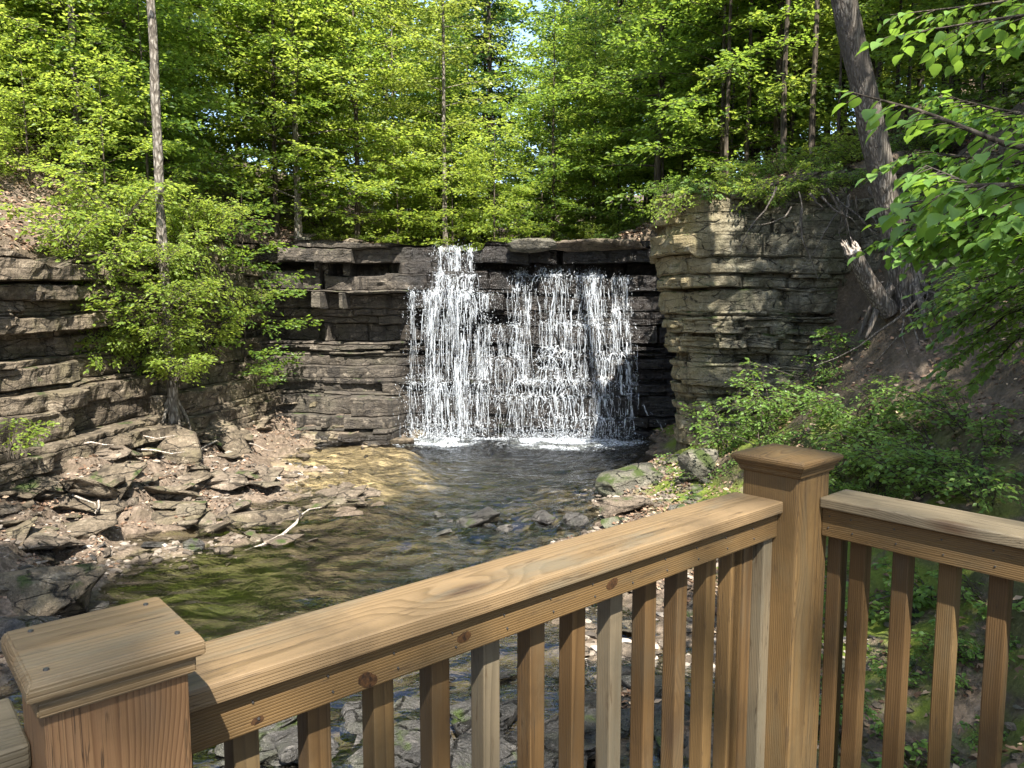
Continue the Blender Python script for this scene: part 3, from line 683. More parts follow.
scatter([(440, 660, 680, 768), (200, 700, 440, 768)], ['wet', 'wslab', 'wslab'], 80, .15, 1.1, 'dark stone in the water close below the railing', 'stones in the water below the railing')
scatter([(820, 620, 1024, 768)], ['moss', 'dry'], 22, .12, .45, 'stone on the mossy bank behind the right balusters', 'stones on the mossy bank')

scatter([(215, 490, 345, 520), (200, 510, 300, 550), (330, 485, 360, 505), (150, 470, 300, 500)], ['slab', 'lslab', 'slab'], 34, .4, 1.3, 'flat slab of stone at the left water edge', 'flat slabs at the left water edge', 'flat_rock', .5)
scatter([(60, 545, 250, 560), (0, 560, 100, 620), (290, 440, 400, 470)], ['wet', 'wslab', 'dry'], 30, .15, .6, 'wet stone along the left water edge', 'wet stones along the left water edge', sink=.4)
scatter([(60, 440, 260, 500), (120, 470, 300, 530), (200, 410, 400, 445), (0, 470, 120, 560)], ['lslab', 'slab', 'lslab'], 42, .7, 1.7, 'broad layered slab bedded in the left bank', 'bedrock slabs of the left bank', 'flat_rock', .5)
def gravel(n, boxes, seed, smin, smax):
    r = np.random.default_rng(seed); b = Buf()
    bx = np.array(boxes)[r.integers(len(boxes), size=n)]
    x = r.uniform(bx[:, 0], bx[:, 2]); y = r.uniform(bx[:, 1], bx[:, 3]); h = height(x, y)
    k = (h > W - .12) & (sdist(x, y) < .1) & (fbm(x * 1.1, y * 1.1, o=3, seed=77) > -.2); x, y, h = x[k], y[k], h[k]; n = len(x)
    ico = bmesh.new(); bmesh.ops.create_icosphere(ico, subdivisions=1, radius=1); V0 = np.array([v.co for v in ico.verts]); F0 = np.array([[v.index for v in f.verts] for f in ico.faces]); ico.free()
    sz = smin * (smax / smin) ** (r.random(n) ** 2)
    V = V0[None] * (1 + r.normal(0, .22, (n, len(V0), 1))) * (sz[:, None] * np.stack([np.ones(n), r.uniform(.5, .9, n), r.uniform(.25, .6, n)], -1))[:, None]
    a = r.uniform(0, 6.28, n); c, s_ = np.cos(a)[:, None], np.sin(a)[:, None]
    V = np.stack([V[..., 0] * c - V[..., 1] * s_, V[..., 0] * s_ + V[..., 1] * c, V[..., 2]], -1) + np.stack([x, y, h + sz * .1], -1)[:, None]
    b.add(V, (F0[None] + (np.arange(n) * len(V0))[:, None, None]).reshape(-1, 3)); return b
gm = NT(newmat('gravel')); gp = gm.pos()
gc = gm.ramp(gm.n('NewGeometry').outputs['Random Per Island'], [(0, (.045, .036, .028)), (.4, (.12, .095, .072)), (.75, (.20, .165, .13)), (1, (.34, .29, .24))])
gm.out(gm.bsdf(gc.outputs[0], .8, .3, gm.bump(gm.noise(gp, 60, 4, .7).outputs[0], .8, .01)))
tag(gravel(9000, [(-9.5, 8, -3.4, 19.5), (-8, 9, -4, 17), (.6, 6.5, 3.4, 11.5), (1.2, 12.5, 4, 17.5)], 15, .015, .09).obj('gravel', gm.m, smooth=False), 'loose gravel and stone chips over the stream banks', 'gravel', kind='stuff')
for i in range(26):
    x = R.uniform(-6.5, 4.2); y = R.uniform(21.9, 23.4); q = R.uniform(.4, 1.3)
    if -2.3 < x < -.5: continue
    rock(['lslab', 'moss', 'slab'][i % 3], i, (x, y, float(height(np.array([x]), np.array([y]))[0])), (q, q * .7, q * R.uniform(.12, .4)), (R.normal(0, .12), R.normal(0, .12), R.uniform(0, 6)), 'stone', 'stone lying along the brink above the falls', 'rock', 'stones along the brink', .4)
for i in range(24):                                                # broken shelves stepping down left of the falls
    q = i / 23; x = -6.2 + 3.3 * R.uniform(0, 1); d = R.uniform(0, 1); y = 20.7 - 1.3 * d; z = W + .95 * (1 - d) * np.clip((-2.9 - x) / 2.4, .15, 1) + .02; q = R.uniform(.7, 1.7)
    rock(['lslab', 'slab', 'lslab'][i % 3], i, (x, y, z), (q, q * R.uniform(.55, .8), R.uniform(.14, .3)), (R.normal(0, .06), R.normal(0, .06), R.normal(0, .35)), 'flat_rock', 'flat broken shelf of rock at the wall foot left of the falls', 'rock', 'rock shelves left of the falls', .5)
# dry leaves lying about
def litter(n, box, size, seed, up=.02):
    r = np.random.default_rng(seed)
    x = r.uniform(box[0], box[2], n * 2); y = r.uniform(box[1], box[3], n * 2)
    h = height(x, y); k = np.where((h > W + .06) & (np.abs(sdist(x, y)) > .5) & (fbm(x * .8, y * .8, o=3, seed=2) > -.25))[0][:n]
    P = np.stack([x[k], y[k], h[k] + up], -1)
    a = r.uniform(0, 6.28, len(k)); d = np.stack([np.cos(a), np.sin(a), r.normal(0, .3, len(k))], -1)
    e = .15; gxx = (height(x[k] + e, y[k]) - h[k]) / e; gyy = (height(x[k], y[k] + e) - h[k]) / e
    nm = nrm(np.stack([-gxx, -gyy, np.ones(len(k))], -1)) + r.normal(0, .35, (len(k), 3))
    return P, d, nm, size * r.uniform(.6, 1.4, len(k))
b = Buf()
for args in ((5000, (-11, 7, -4.6, 20), .07, 1), (12000, (-15, 11, -7, 24), .09, 2), (6000, (2, 5, 9, 15.5), .075, 3), (6000, (2, 15, 10, 24), .09, 4), (6000, (-7, 21.9, 5, 25), .09, 6), (1600, (.8, 6, 3, 12), .07, 5)):
    leaves(b, *litter(*args), LEAF4)
tag(b.obj('leaf_litter', M['litter']), 'dry brown leaves scattered over the banks and slopes', 'dead leaves', kind='stuff')

# ------------------------------------------------------------------ trees and shrubs
def rotz(v, a):
    c, s = np.cos(a), np.sin(a); return np.array([v[0] * c - v[1] * s, v[0] * s + v[1] * c, v[2]])
def grow(seed, H, Rr, h0, nb, r0, leaf, twl, kind='leafy', dens=1.0, up=.45, droop=.12, lean=0.0, tpl=LEAF4, tilt=.58, r_top=.12):
    """trunk with limbs and a crown of leaf sprays, both around the origin"""
    r = np.random.default_rng(seed); T = Buf(); L = Buf()
    n = 14; t = np.linspace(0, 1, n)
    wob = np.cumsum(r.normal(0, .012 * H / 10, (n, 2)), 0); wob -= wob[0]
    tp = np.stack([wob[:, 0] + lean * H * t, wob[:, 1], -.5 + (H + .5) * t], -1)
    tr = r0 * ((1 - t) * (1 - r_top) + r_top) * (1 + .7 * np.exp(-t * H / .45))
    tube(T, tp, tr, 9)
    pos = []; dr = []; nm = []
    for i in range(nb):
        q = h0 + (1 - h0) * ((i + r.random()) / nb) ** (.9 if kind != 'cone' else 1.0)
        q = min(q, .985)
        base = np.array([np.interp(q, t, tp[:, k]) for k in range(3)])
        c = (q - h0) / (1 - h0)
        if kind == 'cone': prof = (1 - c) ** .8 + .06
        elif kind == 'flat': prof = .75 + .35 * np.sin(c * 3.0)
        else: prof = max(.22, 1 - ((c - .38) / .66) ** 2)
        ln = Rr * prof * r.uniform(.65, 1.15)
        az = i * 2.399 + r.normal(0, .35)
        el = up * (.35 + .9 * c) + r.normal(0, .12) if kind != 'cone' else up + .25 * c + r.normal(0, .08)
        d = np.array([np.cos(az) * np.cos(el), np.sin(az) * np.cos(el), np.sin(el)])
        s = np.linspace(0, 1, 7)[:, None]
        bend = rotz(d, r.normal(0, .5)) * [1, 1, 0]
        bp = base + d * ln * s + bend * ln * .12 * s ** 2 - np.array([0, 0, 1]) * droop * ln * s ** 2
        br = max(.006, r0 * .28 * (1 - .55 * q)) * (1 - s[:, 0] * .88)
        tube(T, bp, br, 4, cap=False)
        nt = max(4, int(ln / twl * 7.5))
        for j in range(nt):
            a = .16 + .84 * (j + r.random()) / nt
            p0 = np.array([np.interp(a, s[:, 0], bp[:, k]) for k in range(3)])
            side = 1 if j % 2 else -1
            td = rotz(d, side * r.uniform(.45, 1.15)); td[2] = td[2] * .4 + r.normal(0, .24); td = td / np.linalg.norm(td)
            tl = twl * (1.15 - .6 * a) * r.uniform(.6, 1.25)
            m = max(3, int(tl / leaf * 2.6 * dens))
            w = np.linspace(.08, 1, m)[:, None]
            pp = p0 + td * tl * w + r.normal(0, leaf * .36, (m, 3)) * [1, 1, .9] - np.array([0, 0, .12 * tl]) * w ** 2
            pos.append(pp)
            sg = np.where(np.arange(m) % 2, 1, -1) * r.uniform(.3, 1.2, m)
            dd = np.stack([td[0] * np.cos(sg) - td[1] * np.sin(sg), td[0] * np.sin(sg) + td[1] * np.cos(sg), np.full(m, td[2] - .18)], -1)
            dr.append(dd); nm.append(np.array([0, 0, 1.]) + r.normal(0, tilt, (m, 3)))
            if j % 3 == 0 and tl > .35:
                tube(T, [p0, p0 + td * tl * .55, p0 + td * tl * .95 - [0, 0, .1 * tl]], [br[3] * .45 + .002, .003, .0015], 3, cap=False)
    pos = np.concatenate(pos); 
    leaves(L, pos, np.concatenate(dr), np.concatenate(nm), leaf * r.uniform(.65, 1.25, len(pos)), tpl)
    return T, L, len(pos)
PROTO = {}
def proto(key, bark, leafm, **kw):
    T, L, n = grow(**kw)
    tm = T.mesh('trunk'); tm.materials.append(M[bark])
    lm = L.mesh('crown', False); lm.materials.append(M[leafm])
    PROTO[key] = (tm, lm); print('proto', key, n)
proto('beech', 'bark_pale', 'leaf_bright', seed=1, H=12.5, Rr=3.19, h0=.10, nb=68, r0=.11, leaf=.145, twl=.85, dens=1.1)
proto('beech2', 'bark_dark', 'leaf_bright', seed=2, H=11, Rr=2.86, h0=.06, nb=64, r0=.09, leaf=.135, twl=.8, up=.4, dens=1.1)
proto('maple', 'bark_dark', 'leaf_mid', seed=3, H=13.5, Rr=3.41, h0=.16, nb=66, r0=.13, leaf=.155, twl=.85, dens=1.1)
proto('maple2', 'bark_dark', 'leaf_mid', seed=4, H=9.5, Rr=2.97, h0=.10, nb=62, r0=.09, leaf=.14, twl=.8, up=.35, droop=.25, dens=1.1)
proto('pale', 'bark_pale', 'leaf_pale', seed=5, H=12, Rr=1.9, h0=.2, nb=44, r0=.09, leaf=.15, twl=.7)
proto('sapling', 'bark_dark', 'leaf_bright', seed=6, H=4.6, Rr=1.8, h0=.08, nb=34, r0=.04, leaf=.12, twl=.6, up=.25)
proto('sapling2', 'bark_dark', 'leaf_mid', seed=7, H=6.0, Rr=1.7, h0=.1, nb=34, r0=.04, leaf=.13, twl=.6, up=.35)
proto('hemlock', 'bark_dark', 'leaf_hemlock', seed=8, H=16, Rr=2.7, h0=.14, nb=84, r0=.15, leaf=.13, twl=.62, kind='cone', up=-.02, droop=.16, dens=1.2, tilt=.3)
proto('tall', 'bark_grey', 'leaf_mid', seed=9, H=18, Rr=3.6, h0=.46, nb=46, r0=.20, leaf=.19, twl=.9, up=.5)
proto('tallopen', 'bark_grey', 'leaf_bright', seed=10, H=19, Rr=3.4, h0=.5, nb=34, r0=.19, leaf=.19, twl=.9, up=.5, dens=1.1)
proto('far', 'bark_dark', 'leaf_mid', seed=14, H=14, Rr=3.6, h0=.1, nb=50, r0=.13, leaf=.30, twl=1.1)
proto('farb', 'bark_dark', 'leaf_bright', seed=15, H=13, Rr=3.4, h0=.06, nb=50, r0=.12, leaf=.28, twl=1.1)
proto('pole', 'bark_dark', 'leaf_bright', seed=12, H=12, Rr=1.6, h0=.45, nb=24, r0=.075, leaf=.15, twl=.7)
def tree(key, x, y, label, group=None, sc=1.0, rz=None, name='tree', z=None, cat='tree'):
    if z is None: z = float(height(np.array([x]), np.array([y]))[0])
    o = empty(name, (x, y, z), R.uniform(0, 6.28) if rz is None else rz, sc)
    link('trunk', PROTO[key][0], None, o); link('crown', PROTO[key][1], None, o)
    return tag(o, label, cat, group)
def ux(u, y): return (u - 512) / F * y * .995

# trees one can point to
tree('beech', ux(300, 22.6), 22.6, 'bright leafy tree left of the falls rising behind the left cliff corner', sc=1.0, name='beech_tree')
tree('beech2', ux(360, 24), 24, 'bright low branched tree just left of the pale slim tree', sc=1.05, name='beech_tree')
tree('pale', ux(446, 24.5), 24.5, 'slim pale trunked tree with light grey green leaves left of the dark conifer', sc=1.0, name='birch_tree')
tree('hemlock', ux(492, 29), 29, 'tall dark conifer straight above the left stream of the falls', sc=1.0, name='hemlock_tree')
tree('sapling', ux(494, 22.9), 22.9, 'small bright beech with layered sprays on the brink of the falls', sc=.86, name='beech_sapling', z=1.35)
tree('beech2', ux(592, 26), 26, 'bright tree behind the right end of the flat lip slab', sc=.72, name='beech_tree')
tree('hemlock', ux(614, 30), 30, 'dark tall tree with a thick trunk right of the sky gap', sc=1.12, name='hemlock_tree')
tree('maple2', ux(718, 20.6), 20.6, 'dense green tree drooping over the left end of the pale cliff', sc=.95, name='maple_tree')
tree('maple', ux(655, 23), 23, 'broad green tree behind the drooping one above the pale cliff', sc=.92, name='maple_tree')
tree('sapling2', ux(238, 18.9), 19.3, 'small crooked tree on the brink of the left cliff beside the trailing shrubs', sc=.9, name='maple_sapling')
for (u, Y, lab, s) in ((778, 18.5, 'thin dark trunk on the cliff top, left of a near twin', 1.0), (806, 18.2, 'thin dark trunk on the cliff top nearest the big leaning tree', 1.05), (722, 19.6, 'thin trunk on the cliff top farthest left of the slim ones', .95)):
    tree('pole', ux(u, Y), Y, lab, sc=s, name='slender_tree')
# fills of the woods
def fill(n, box, keys, label, group, seed, mind=1.7, smin=.8, smax=1.15, name='tree', ban=None, cat='tree'):
    r = np.random.default_rng(seed); got = []; tries = 0
    while len(got) < n and tries < 4000:
        tries += 1
        x, y = r.uniform(box[0], box[2]), r.uniform(box[1], box[3])
        if sdist(np.array([x]), np.array([y]))[0] < .6: continue
        if abs(x / y) > .86: continue
        u = 512 + F * x / y
        if ban and any(a < u < b2 for a, b2 in ban): continue
        if any((x - a) ** 2 + (y - c) ** 2 < mind ** 2 for a, c in got): continue
        got.append((x, y)); tree(keys[int(r.integers(len(keys)))], x, y, label, group, r.uniform(smin, smax), r.uniform(0, 6.28), name, None, cat)
fill(20, (-20, 17.5, -6.5, 28), ['beech', 'maple2', 'maple2', 'beech2', 'maple', 'pale'], 'leafy tree on the sunny left hillside above the cliff', 'trees on the left hillside', 1, 1.9)
fill(16, (-16, 15, -7.6, 21), ['sapling', 'sapling2', 'sapling'], 'small understorey tree on the left slope above the cliff', 'saplings on the left slope', 2, 1.2, .6, 1.1, 'sapling')
fill(20, (-8, 24, 8, 36), ['beech2', 'beech', 'maple2', 'pale', 'hemlock'], 'leafy tree in the valley woods behind the waterfall', 'trees behind the waterfall', 3, 2.1, .7, .95, ban=[(505, 548)])
fill(22, (5, 20, 19, 33), ['maple', 'beech', 'maple2', 'beech2'], 'leafy tree in the woods behind the right cliff', 'trees behind the right cliff', 4, 2.1, .85, 1.15)
fill(16, (4.4, 18, 12, 24), ['pole'], 'thin straight sapling trunk standing in the woods on the right cliff top', 'slim trunks on the right cliff top', 5, .8, .55, .95, 'slender_tree')
fill(60, (-46, 35, 46, 66), ['far', 'farb', 'far', 'hemlock', 'farb'], 'distant tree in the far woods at the head of the ravine', 'far woods', 6, 3.4, .95, 1.3, ban=[(498, 552), (438, 456), (588, 604)])
fill(24, (-7, 24.2, 7, 33), ['sapling', 'sapling2', 'sapling'], 'low young tree beside the upper stream behind the lip', 'saplings by the upper stream', 7, 1.1, .5, .95, 'sapling')
# right slope, shading the gorge
for (x, y, key, s, lab) in ((8.3, 9.0, 'maple2', .9, 'leafy tree just outside the right picture edge on the slope'), (10.8, 11.6, 'maple', .8, 'leafy tree highest at the right picture edge'),
                            (9.5, 17.2, 'maple2', .75, 'leafy tree on the soil bank above the right end of the pale cliff'), (9.8, 17.6, 'maple', .8, 'leafy tree on the right cliff top behind the leaning trunk'), (9.6, 12.6, 'maple2', 1.0, 'dark leafy tree on the steep right slope behind the leaning trunk'), (11.5, 15.5, 'maple', .95, 'dark green tree highest on the right slope'),
                            (10.2, 9.5, 'maple2', .95, 'dark leafy tree on the right slope at the picture edge'), (8.8, 14.9, 'sapling2', 1.0, 'thin young tree right of the leaning trunk on the slope')):
    tree(key, x, y, lab, sc=s, name='maple_tree')
# trees around and behind the platform, whose crowns dapple the light
for i, (x, y, key, s) in enumerate(((4.8, -7.8, 'tall', 1.0), (-1.7, -8.4, 'tallopen', .95), (9.5, 1.0, 'tall', .9), (8.6, -5.5, 'tall', 1.0), (11.8, 5.2, 'tall', .85), (13, 9.5, 'tall', .85), (-6.5, -6.5, 'tallopen', 1.0), (-3.3, -2.8, 'tallopen', .92), (-6.3, -.8, 'tallopen', .95), (7.6, 7.4, 'tallopen', .9), (1.2, -12.5, 'tallopen', 1.0), (7.4, -4.4, 'tallopen', .95))):
    tree(key, x, y, 'tall tree standing behind the wooden platform outside the picture', 'trees behind the platform', s)

# the pale trunk in front of the left cliff
def trunk_tree(name, base, top, r0, r1, bark, label, leafm, crown, ext=2.4, seed=1):
    """a big trunk built from its visible line, continued upwards to its own crown"""
    base = np.array(base, float); top = np.array(top, float); r = np.random.default_rng(seed)
    o = empty(name, base); tag(o, label, 'tree')
    t = np.linspace(-.06, ext, 30); P = (top - base) * t[:, None]
    bend = np.maximum(t - 1.05, 0); P[:, :2] -= ((top - base)[:2] * .85)[None] * bend[:, None]
    P[:, :2] += np.cumsum(r.normal(0, .012, (30, 2)), 0)
    ra = np.interp(t, [-.06, 0, .08, 1, ext], [r0 * 1.3, r0 * 1.1, r0 * 1.0, r1, r1 * .35])
    ra = ra * (1 + .06 * r.normal(0, 1, 30)); T = Buf(); tube(T, P, ra, 14)
    for k in range(6):                                             # flaring root feet
        a = k * 1.05 + r.uniform(0, .5); d = np.array([np.cos(a), np.sin(a), 0])
        tube(T, [d * r0 * .5 + [0, 0, r0 * 1.8], d * r0 * 1.3 + [0, 0, r0 * .3], d * r0 * 2.6 + [0, 0, -.25], d * r0 * 3.4 + [0, 0, -.7]], [r0 * .5, r0 * .42, r0 * .28, r0 * .12], 7)
    L = Buf(); H = np.linalg.norm(P[-1]); pos = []; dr = []; nm = []
    for i in range(crown['n']):
        q = r.uniform(crown['h0'], 1.0); b0 = np.array([np.interp(q * ext, t, P[:, k]) for k in range(3)])
        az = r.uniform(0, 6.28); el = r.uniform(.1, .8); ln = crown['R'] * r.uniform(.5, 1)
        d = np.array([np.cos(az) * np.cos(el), np.sin(az) * np.cos(el), np.sin(el)])
        s = np.linspace(0, 1, 6)[:, None]; bp = b0 + d * ln * s - np.array([0, 0, .15]) * ln * s ** 2
        tube(T, bp, .05 * (1 - s[:, 0] * .85), 5, cap=False)
        for j in range(int(ln * 7)):
            p0 = bp[int(r.integers(1, 6))]; td = nrm(r.normal(0, 1, 3) * [1, 1, .3]); m = 7
            w = np.linspace(.1, 1, m)[:, None]; pos.append(p0 + td * .8 * w + r.normal(0, .06, (m, 3)))
            dr.append(td + r.normal(0, .6, (m, 3))); nm.append(np.array([0, 0, 1.]) + r.normal(0, .4, (m, 3)))
    pos = np.concatenate(pos); leaves(L, pos, np.concatenate(dr), np.concatenate(nm), .16 * r.uniform(.7, 1.2, len(pos)), LEAF4)
    T.obj('trunk', M[bark], o); L.obj('crown', M[leafm], o, False)
    return o
pale = trunk_tree('pale_tree', at(173, 408, 15.6), at(150, 0, 15.2), .105, .078, 'bark_pale', 'pale straight trunk rising in front of the left cliff', 'leaf_bright', dict(n=34, h0=.52, R=2.4), 2.0, 3)
lean = trunk_tree('leaning_tree', at(907, 292, 11.9), at(843, -4, 11.4), .19, .172, 'bark_grey', 'big grey leaning trunk rooted on the steep right bank', 'leaf_mid', dict(n=20, h0=.9, R=1.7), 4.4, 5)
# exposed roots of the leaning tree
r = np.random.default_rng(12); b = Buf()
for k in range(9):
    p = np.array([r.uniform(-.3, .3), r.uniform(-.45, -.1), .1]); P = [p]
    d = np.array([r.normal(-.25, .5), r.uniform(-.5, 0), -r.uniform(.5, 1.2)])
    for q in range(7):
        d = d + r.normal(0, .25, 3); P.append(P[-1] + d * .17)
    tube(b, P, np.linspace(r.uniform(.012, .03), .004, 8), 5, cap=False)
b.obj('root', M['bark_grey'], lean)
# broken stump beside it
st = empty('broken_stump', at(884, 305, 11.8)); tag(st, 'broken dead stump leaning left beside the big leaning trunk', 'stump')
P = np.array([at(u, v, Y) for u, v, Y in ((889, 312, 11.85), (880, 300, 11.8), (866, 278, 11.75), (858, 262, 11.7), (853, 252, 11.68))]) - np.array(st.location)
b = Buf(); tube(b, P, [.16, .14, .125, .118, .112], 12); b.obj('trunk', M['bark_grey'], st)
e = P[-1]; d = nrm(P[-1] - P[-2]); b = Buf()
tube(b, [e - d * .01, e + d * .03, e + d * .06], [.108, .095, .05], 10)
for k in range(9):
    a = k * .7; q = e + np.array([np.cos(a) * .09, np.sin(a) * .05, np.cos(a) * .04]); tube(b, [q, q + d * .08 + r.normal(0, .01, 3), q + d * r.uniform(.12, .24)], [.03, .02, .004], 4)
b.obj('splintered_top', M['deadwood'], st)

# shrubs: several arching stems with leaf sprays
def shrub_mesh(seed, h, w, stems, leaf, leafm, dens=1.0, hang=.35, tpl=LEAF6, tilt=.45):
    r = np.random.default_rng(seed); T = Buf(); pos = []; dr = []; nm = []
    for i in range(stems):
        az = r.uniform(0, 6.28); ln = h * r.uniform(.7, 1.2); o = np.array([np.cos(az), np.sin(az), 0])
        s = np.linspace(0, 1, 8)[:, None]
        P = o * w * s ** 1.2 * r.uniform(.4, 1.0) + np.array([0, 0, ln]) * (s - hang * s ** 2.2) + np.cumsum(r.normal(0, .012, (8, 3)), 0) + [r.normal(0, .08), r.normal(0, .08), -.15]
        tube(T, P, np.linspace(.012, .003, 8), 4, cap=False)
        for j in range(int(13 * dens)):
            a = .2 + .8 * (j + r.random()) / (9 * dens); p0 = np.array([np.interp(a, s[:, 0], P[:, k]) for k in range(3)])
            td = rotz(o, r.uniform(-1.5, 1.5)); td[2] = r.normal(.0, .22); tl = .42 * h * r.uniform(.5, 1) * (1.15 - .5 * a)
            m = max(4, int(tl / leaf * 1.7)); q = np.linspace(.1, 1, m)[:, None]
            pos.append(p0 + td * tl * q - np.array([0, 0, .18 * tl]) * q ** 2 + r.normal(0, leaf * .2, (m, 3)))
            sg = np.where(np.arange(m) % 2, 1, -1) * r.uniform(.4, 1.1, m)
            dr.append(np.stack([td[0] * np.cos(sg) - td[1] * np.sin(sg), td[0] * np.sin(sg) + td[1] * np.cos(sg), np.full(m, td[2] - .25)], -1))
            nm.append(np.array([0, 0, 1.]) + r.normal(0, tilt, (m, 3)))
            tube(T, [p0, p0 + td * tl * .5, p0 + td * tl - [0, 0, .18 * tl]], [.005, .003, .0015], 3, cap=False)
    pos = np.concatenate(pos); L = Buf()
    leaves(L, pos, np.concatenate(dr), np.concatenate(nm), leaf * r.uniform(.6, 1.2, len(pos)), tpl)
    tm = T.mesh('stems'); tm.materials.append(M['bark_dark']); lm = L.mesh('foliage', False); lm.materials.append(M[leafm])
    return tm, lm
SH = {'bright': shrub_mesh(1, 1.3, 1.1, 16, .085, 'leaf_shrub'), 'bright2': shrub_mesh(2, 1.0, 1.2, 13, .08, 'leaf_shrub'), 'small': shrub_mesh(3, .6, .6, 10, .075, 'leaf_shrub'),
      'low': shrub_mesh(4, .4, .5, 9, .06, 'leaf_shrub', .8), 'left': shrub_mesh(5, 1.5, 1.3, 18, .10, 'leaf_bright'), 'left2': shrub_mesh(6, .9, .9, 12, .09, 'leaf_bright')}
def shrub(key, p, sc, label, group=None, name='shrub', rz=None, tilt=None, cat='shrub'):
    o = empty(name, p, R.uniform(0, 6.28) if rz is None else rz, sc)
    if tilt: o.rotation_euler = (*tilt, o.rotation_euler[2])
    link('stems', SH[key][0], None, o); link('foliage', SH[key][1], None, o)
    return tag(o, label, cat, group)
def hs(u, v): return hit(u, v, 4.5)
# right bank
for (u, v, k, s, lab) in ((730, 452, 'bright', .95, 'leafy green shrub at the lower end of the pale cliff, nearest the water'), (772, 425, 'bright', 1.0, 'arching green shrub in the middle of the pale cliff foot'),
                          (815, 385, 'bright2', .95, 'shrub under the broken stump, highest of the row up the bank'), (700, 478, 'bright2', .7, 'low bright shrub by the boulders left of the corner post'),
                          (850, 350, 'small', 1.1, 'small plant just below the broken stump'), (880, 478, 'bright', .8, 'bushy green shrub right behind the corner post'), (930, 490, 'bright2', .9, 'green shrub above the right handrail, in the middle'),
                          (985, 500, 'bright2', .85, 'green shrub above the right handrail at the picture edge'), (842, 610, 'small', 1.2, 'leafy plant behind the first baluster right of the corner post'), (935, 600, 'small', .9, 'leafy plant behind the third baluster right of the corner post'),
                          (905, 745, 'low', .9, 'low plant at the bottom of the right balusters'), (985, 605, 'small', .8, 'leafy plant behind the last baluster on the right')):
    shrub(k, hs(u, v), s, lab)
for i in range(15):
    shrub(['small', 'bright2', 'bright2'][i % 3], hs(R.uniform(700, 1020), R.uniform(370, 540)), R.uniform(.6, .95), 'small green plant sprouting from the shaded right bank', 'plants on the right bank', 'plant', cat='plant')
for i in range(9):
    shrub(['small', 'low'][i % 2], hs(R.uniform(690, 1010), R.uniform(570, 760)), R.uniform(.45, .8), 'low plant on the mossy ground behind the balusters', 'plants behind the balusters', 'plant', cat='plant')
for i in range(10):
    x = R.uniform(4.6, 10.5); y = R.uniform(5.5, 13)
    if (x - 6.1) ** 2 + (y - 11.9) ** 2 < .8: continue
    shrub(['small', 'bright2', 'low'][i % 3], (x, y, float(height(np.array([x]), np.array([y]))[0])), R.uniform(.6, 1.0), 'undergrowth plant on the steep slope under the leaning tree', 'undergrowth on the right slope', 'plant', cat='plant')
# left cliff: shrubs and creepers
for (u, v, Y, k, s, lab) in ((105, 285, 14.6, 'left', 1.0, 'sunlit shrub on the left cliff, left of the pale trunk'), (150, 335, 14.9, 'left', .95, 'sunlit shrub hanging low on the left cliff in front of its ledges'), (186, 300, 15.6, 'left2', .95, 'sunlit shrub right of the pale trunk on the cliff face'),
                             (178, 380, 15.2, 'left2', 1.0, 'small shrub at the foot of the pale trunk'), (120, 232, 15.4, 'left', 1.1, 'leafy shrub on the brink left of the pale trunk'), (205, 236, 17.3, 'left', .8, 'leafy shrub on the brink right of the pale trunk'),
                             (70, 240, 14.0, 'left2', 1.1, 'small leafy shrub on the brink at far left'), (262, 300, 18.9, 'left2', .55, 'small shrub clinging to the dark wall left of the falls'), (10, 450, 11.0, 'left2', .8, 'leafy plant at the left edge in front of the cliff foot')):
    shrub(k, at(u, v, Y), s, lab)
for (u, v, k, s) in ((170, 300, 'left2', .7), (160, 345, 'left2', .75), (176, 375, 'left2', .8), (163, 262, 'left2', .7)):
    shrub(k, at(u, v, 14.8), s, 'leafy creeper wrapped round the lower pale trunk', 'creepers on the pale trunk', 'creeper', cat='creeper')
for i in range(30):
    u = R.uniform(72, 205); v = R.uniform(225, 385); Y = 14.0 + (u - 60) / 180 * 4.0 + R.uniform(-.2, .3)
    shrub(['left', 'left2', 'left2'][i % 3], at(u, v, Y), R.uniform(.6, .95), 'leafy creeper clump draped over the sunny left cliff', 'creepers on the left cliff', 'creeper', tilt=(R.normal(0, .5), R.normal(0, .5)), cat='creeper')
for i in range(46):
    x = R.uniform(-15, -7.9); y = R.uniform(14.5, 23)
    if sdist(np.array([x]), np.array([y]))[0] < .3: continue
    shrub(['left', 'left2', 'small', 'left2'][i % 4], (x, y, float(height(np.array([x]), np.array([y]))[0])), R.uniform(.6, 1.1), 'undergrowth plant on the leaf strewn left hillside', 'undergrowth on the left hillside', 'plant', cat='plant')
for i in range(26):
    x = R.uniform(-6.8, 5); y = R.uniform(22.9, 25.6)
    if -2.2 < x < -.5: continue
    shrub(['left2', 'left2', 'small', 'left'][i % 4], (x, y, float(height(np.array([x]), np.array([y]))[0])), R.uniform(.5, .95), 'undergrowth plant along the brink above the falls', 'undergrowth above the falls', 'plant', cat='plant')
for i in range(34):
    x = R.uniform(3.6, 8.5); y = R.uniform(15.4, 19)
    if sdist(np.array([x]), np.array([y]))[0] < .25: continue
    shrub(['small', 'left2', 'bright2'][i % 3], (x, y, float(height(np.array([x]), np.array([y]))[0])), R.uniform(.5, .9), 'undergrowth plant on top of the pale right cliff', 'undergrowth on the right cliff', 'plant', cat='plant')

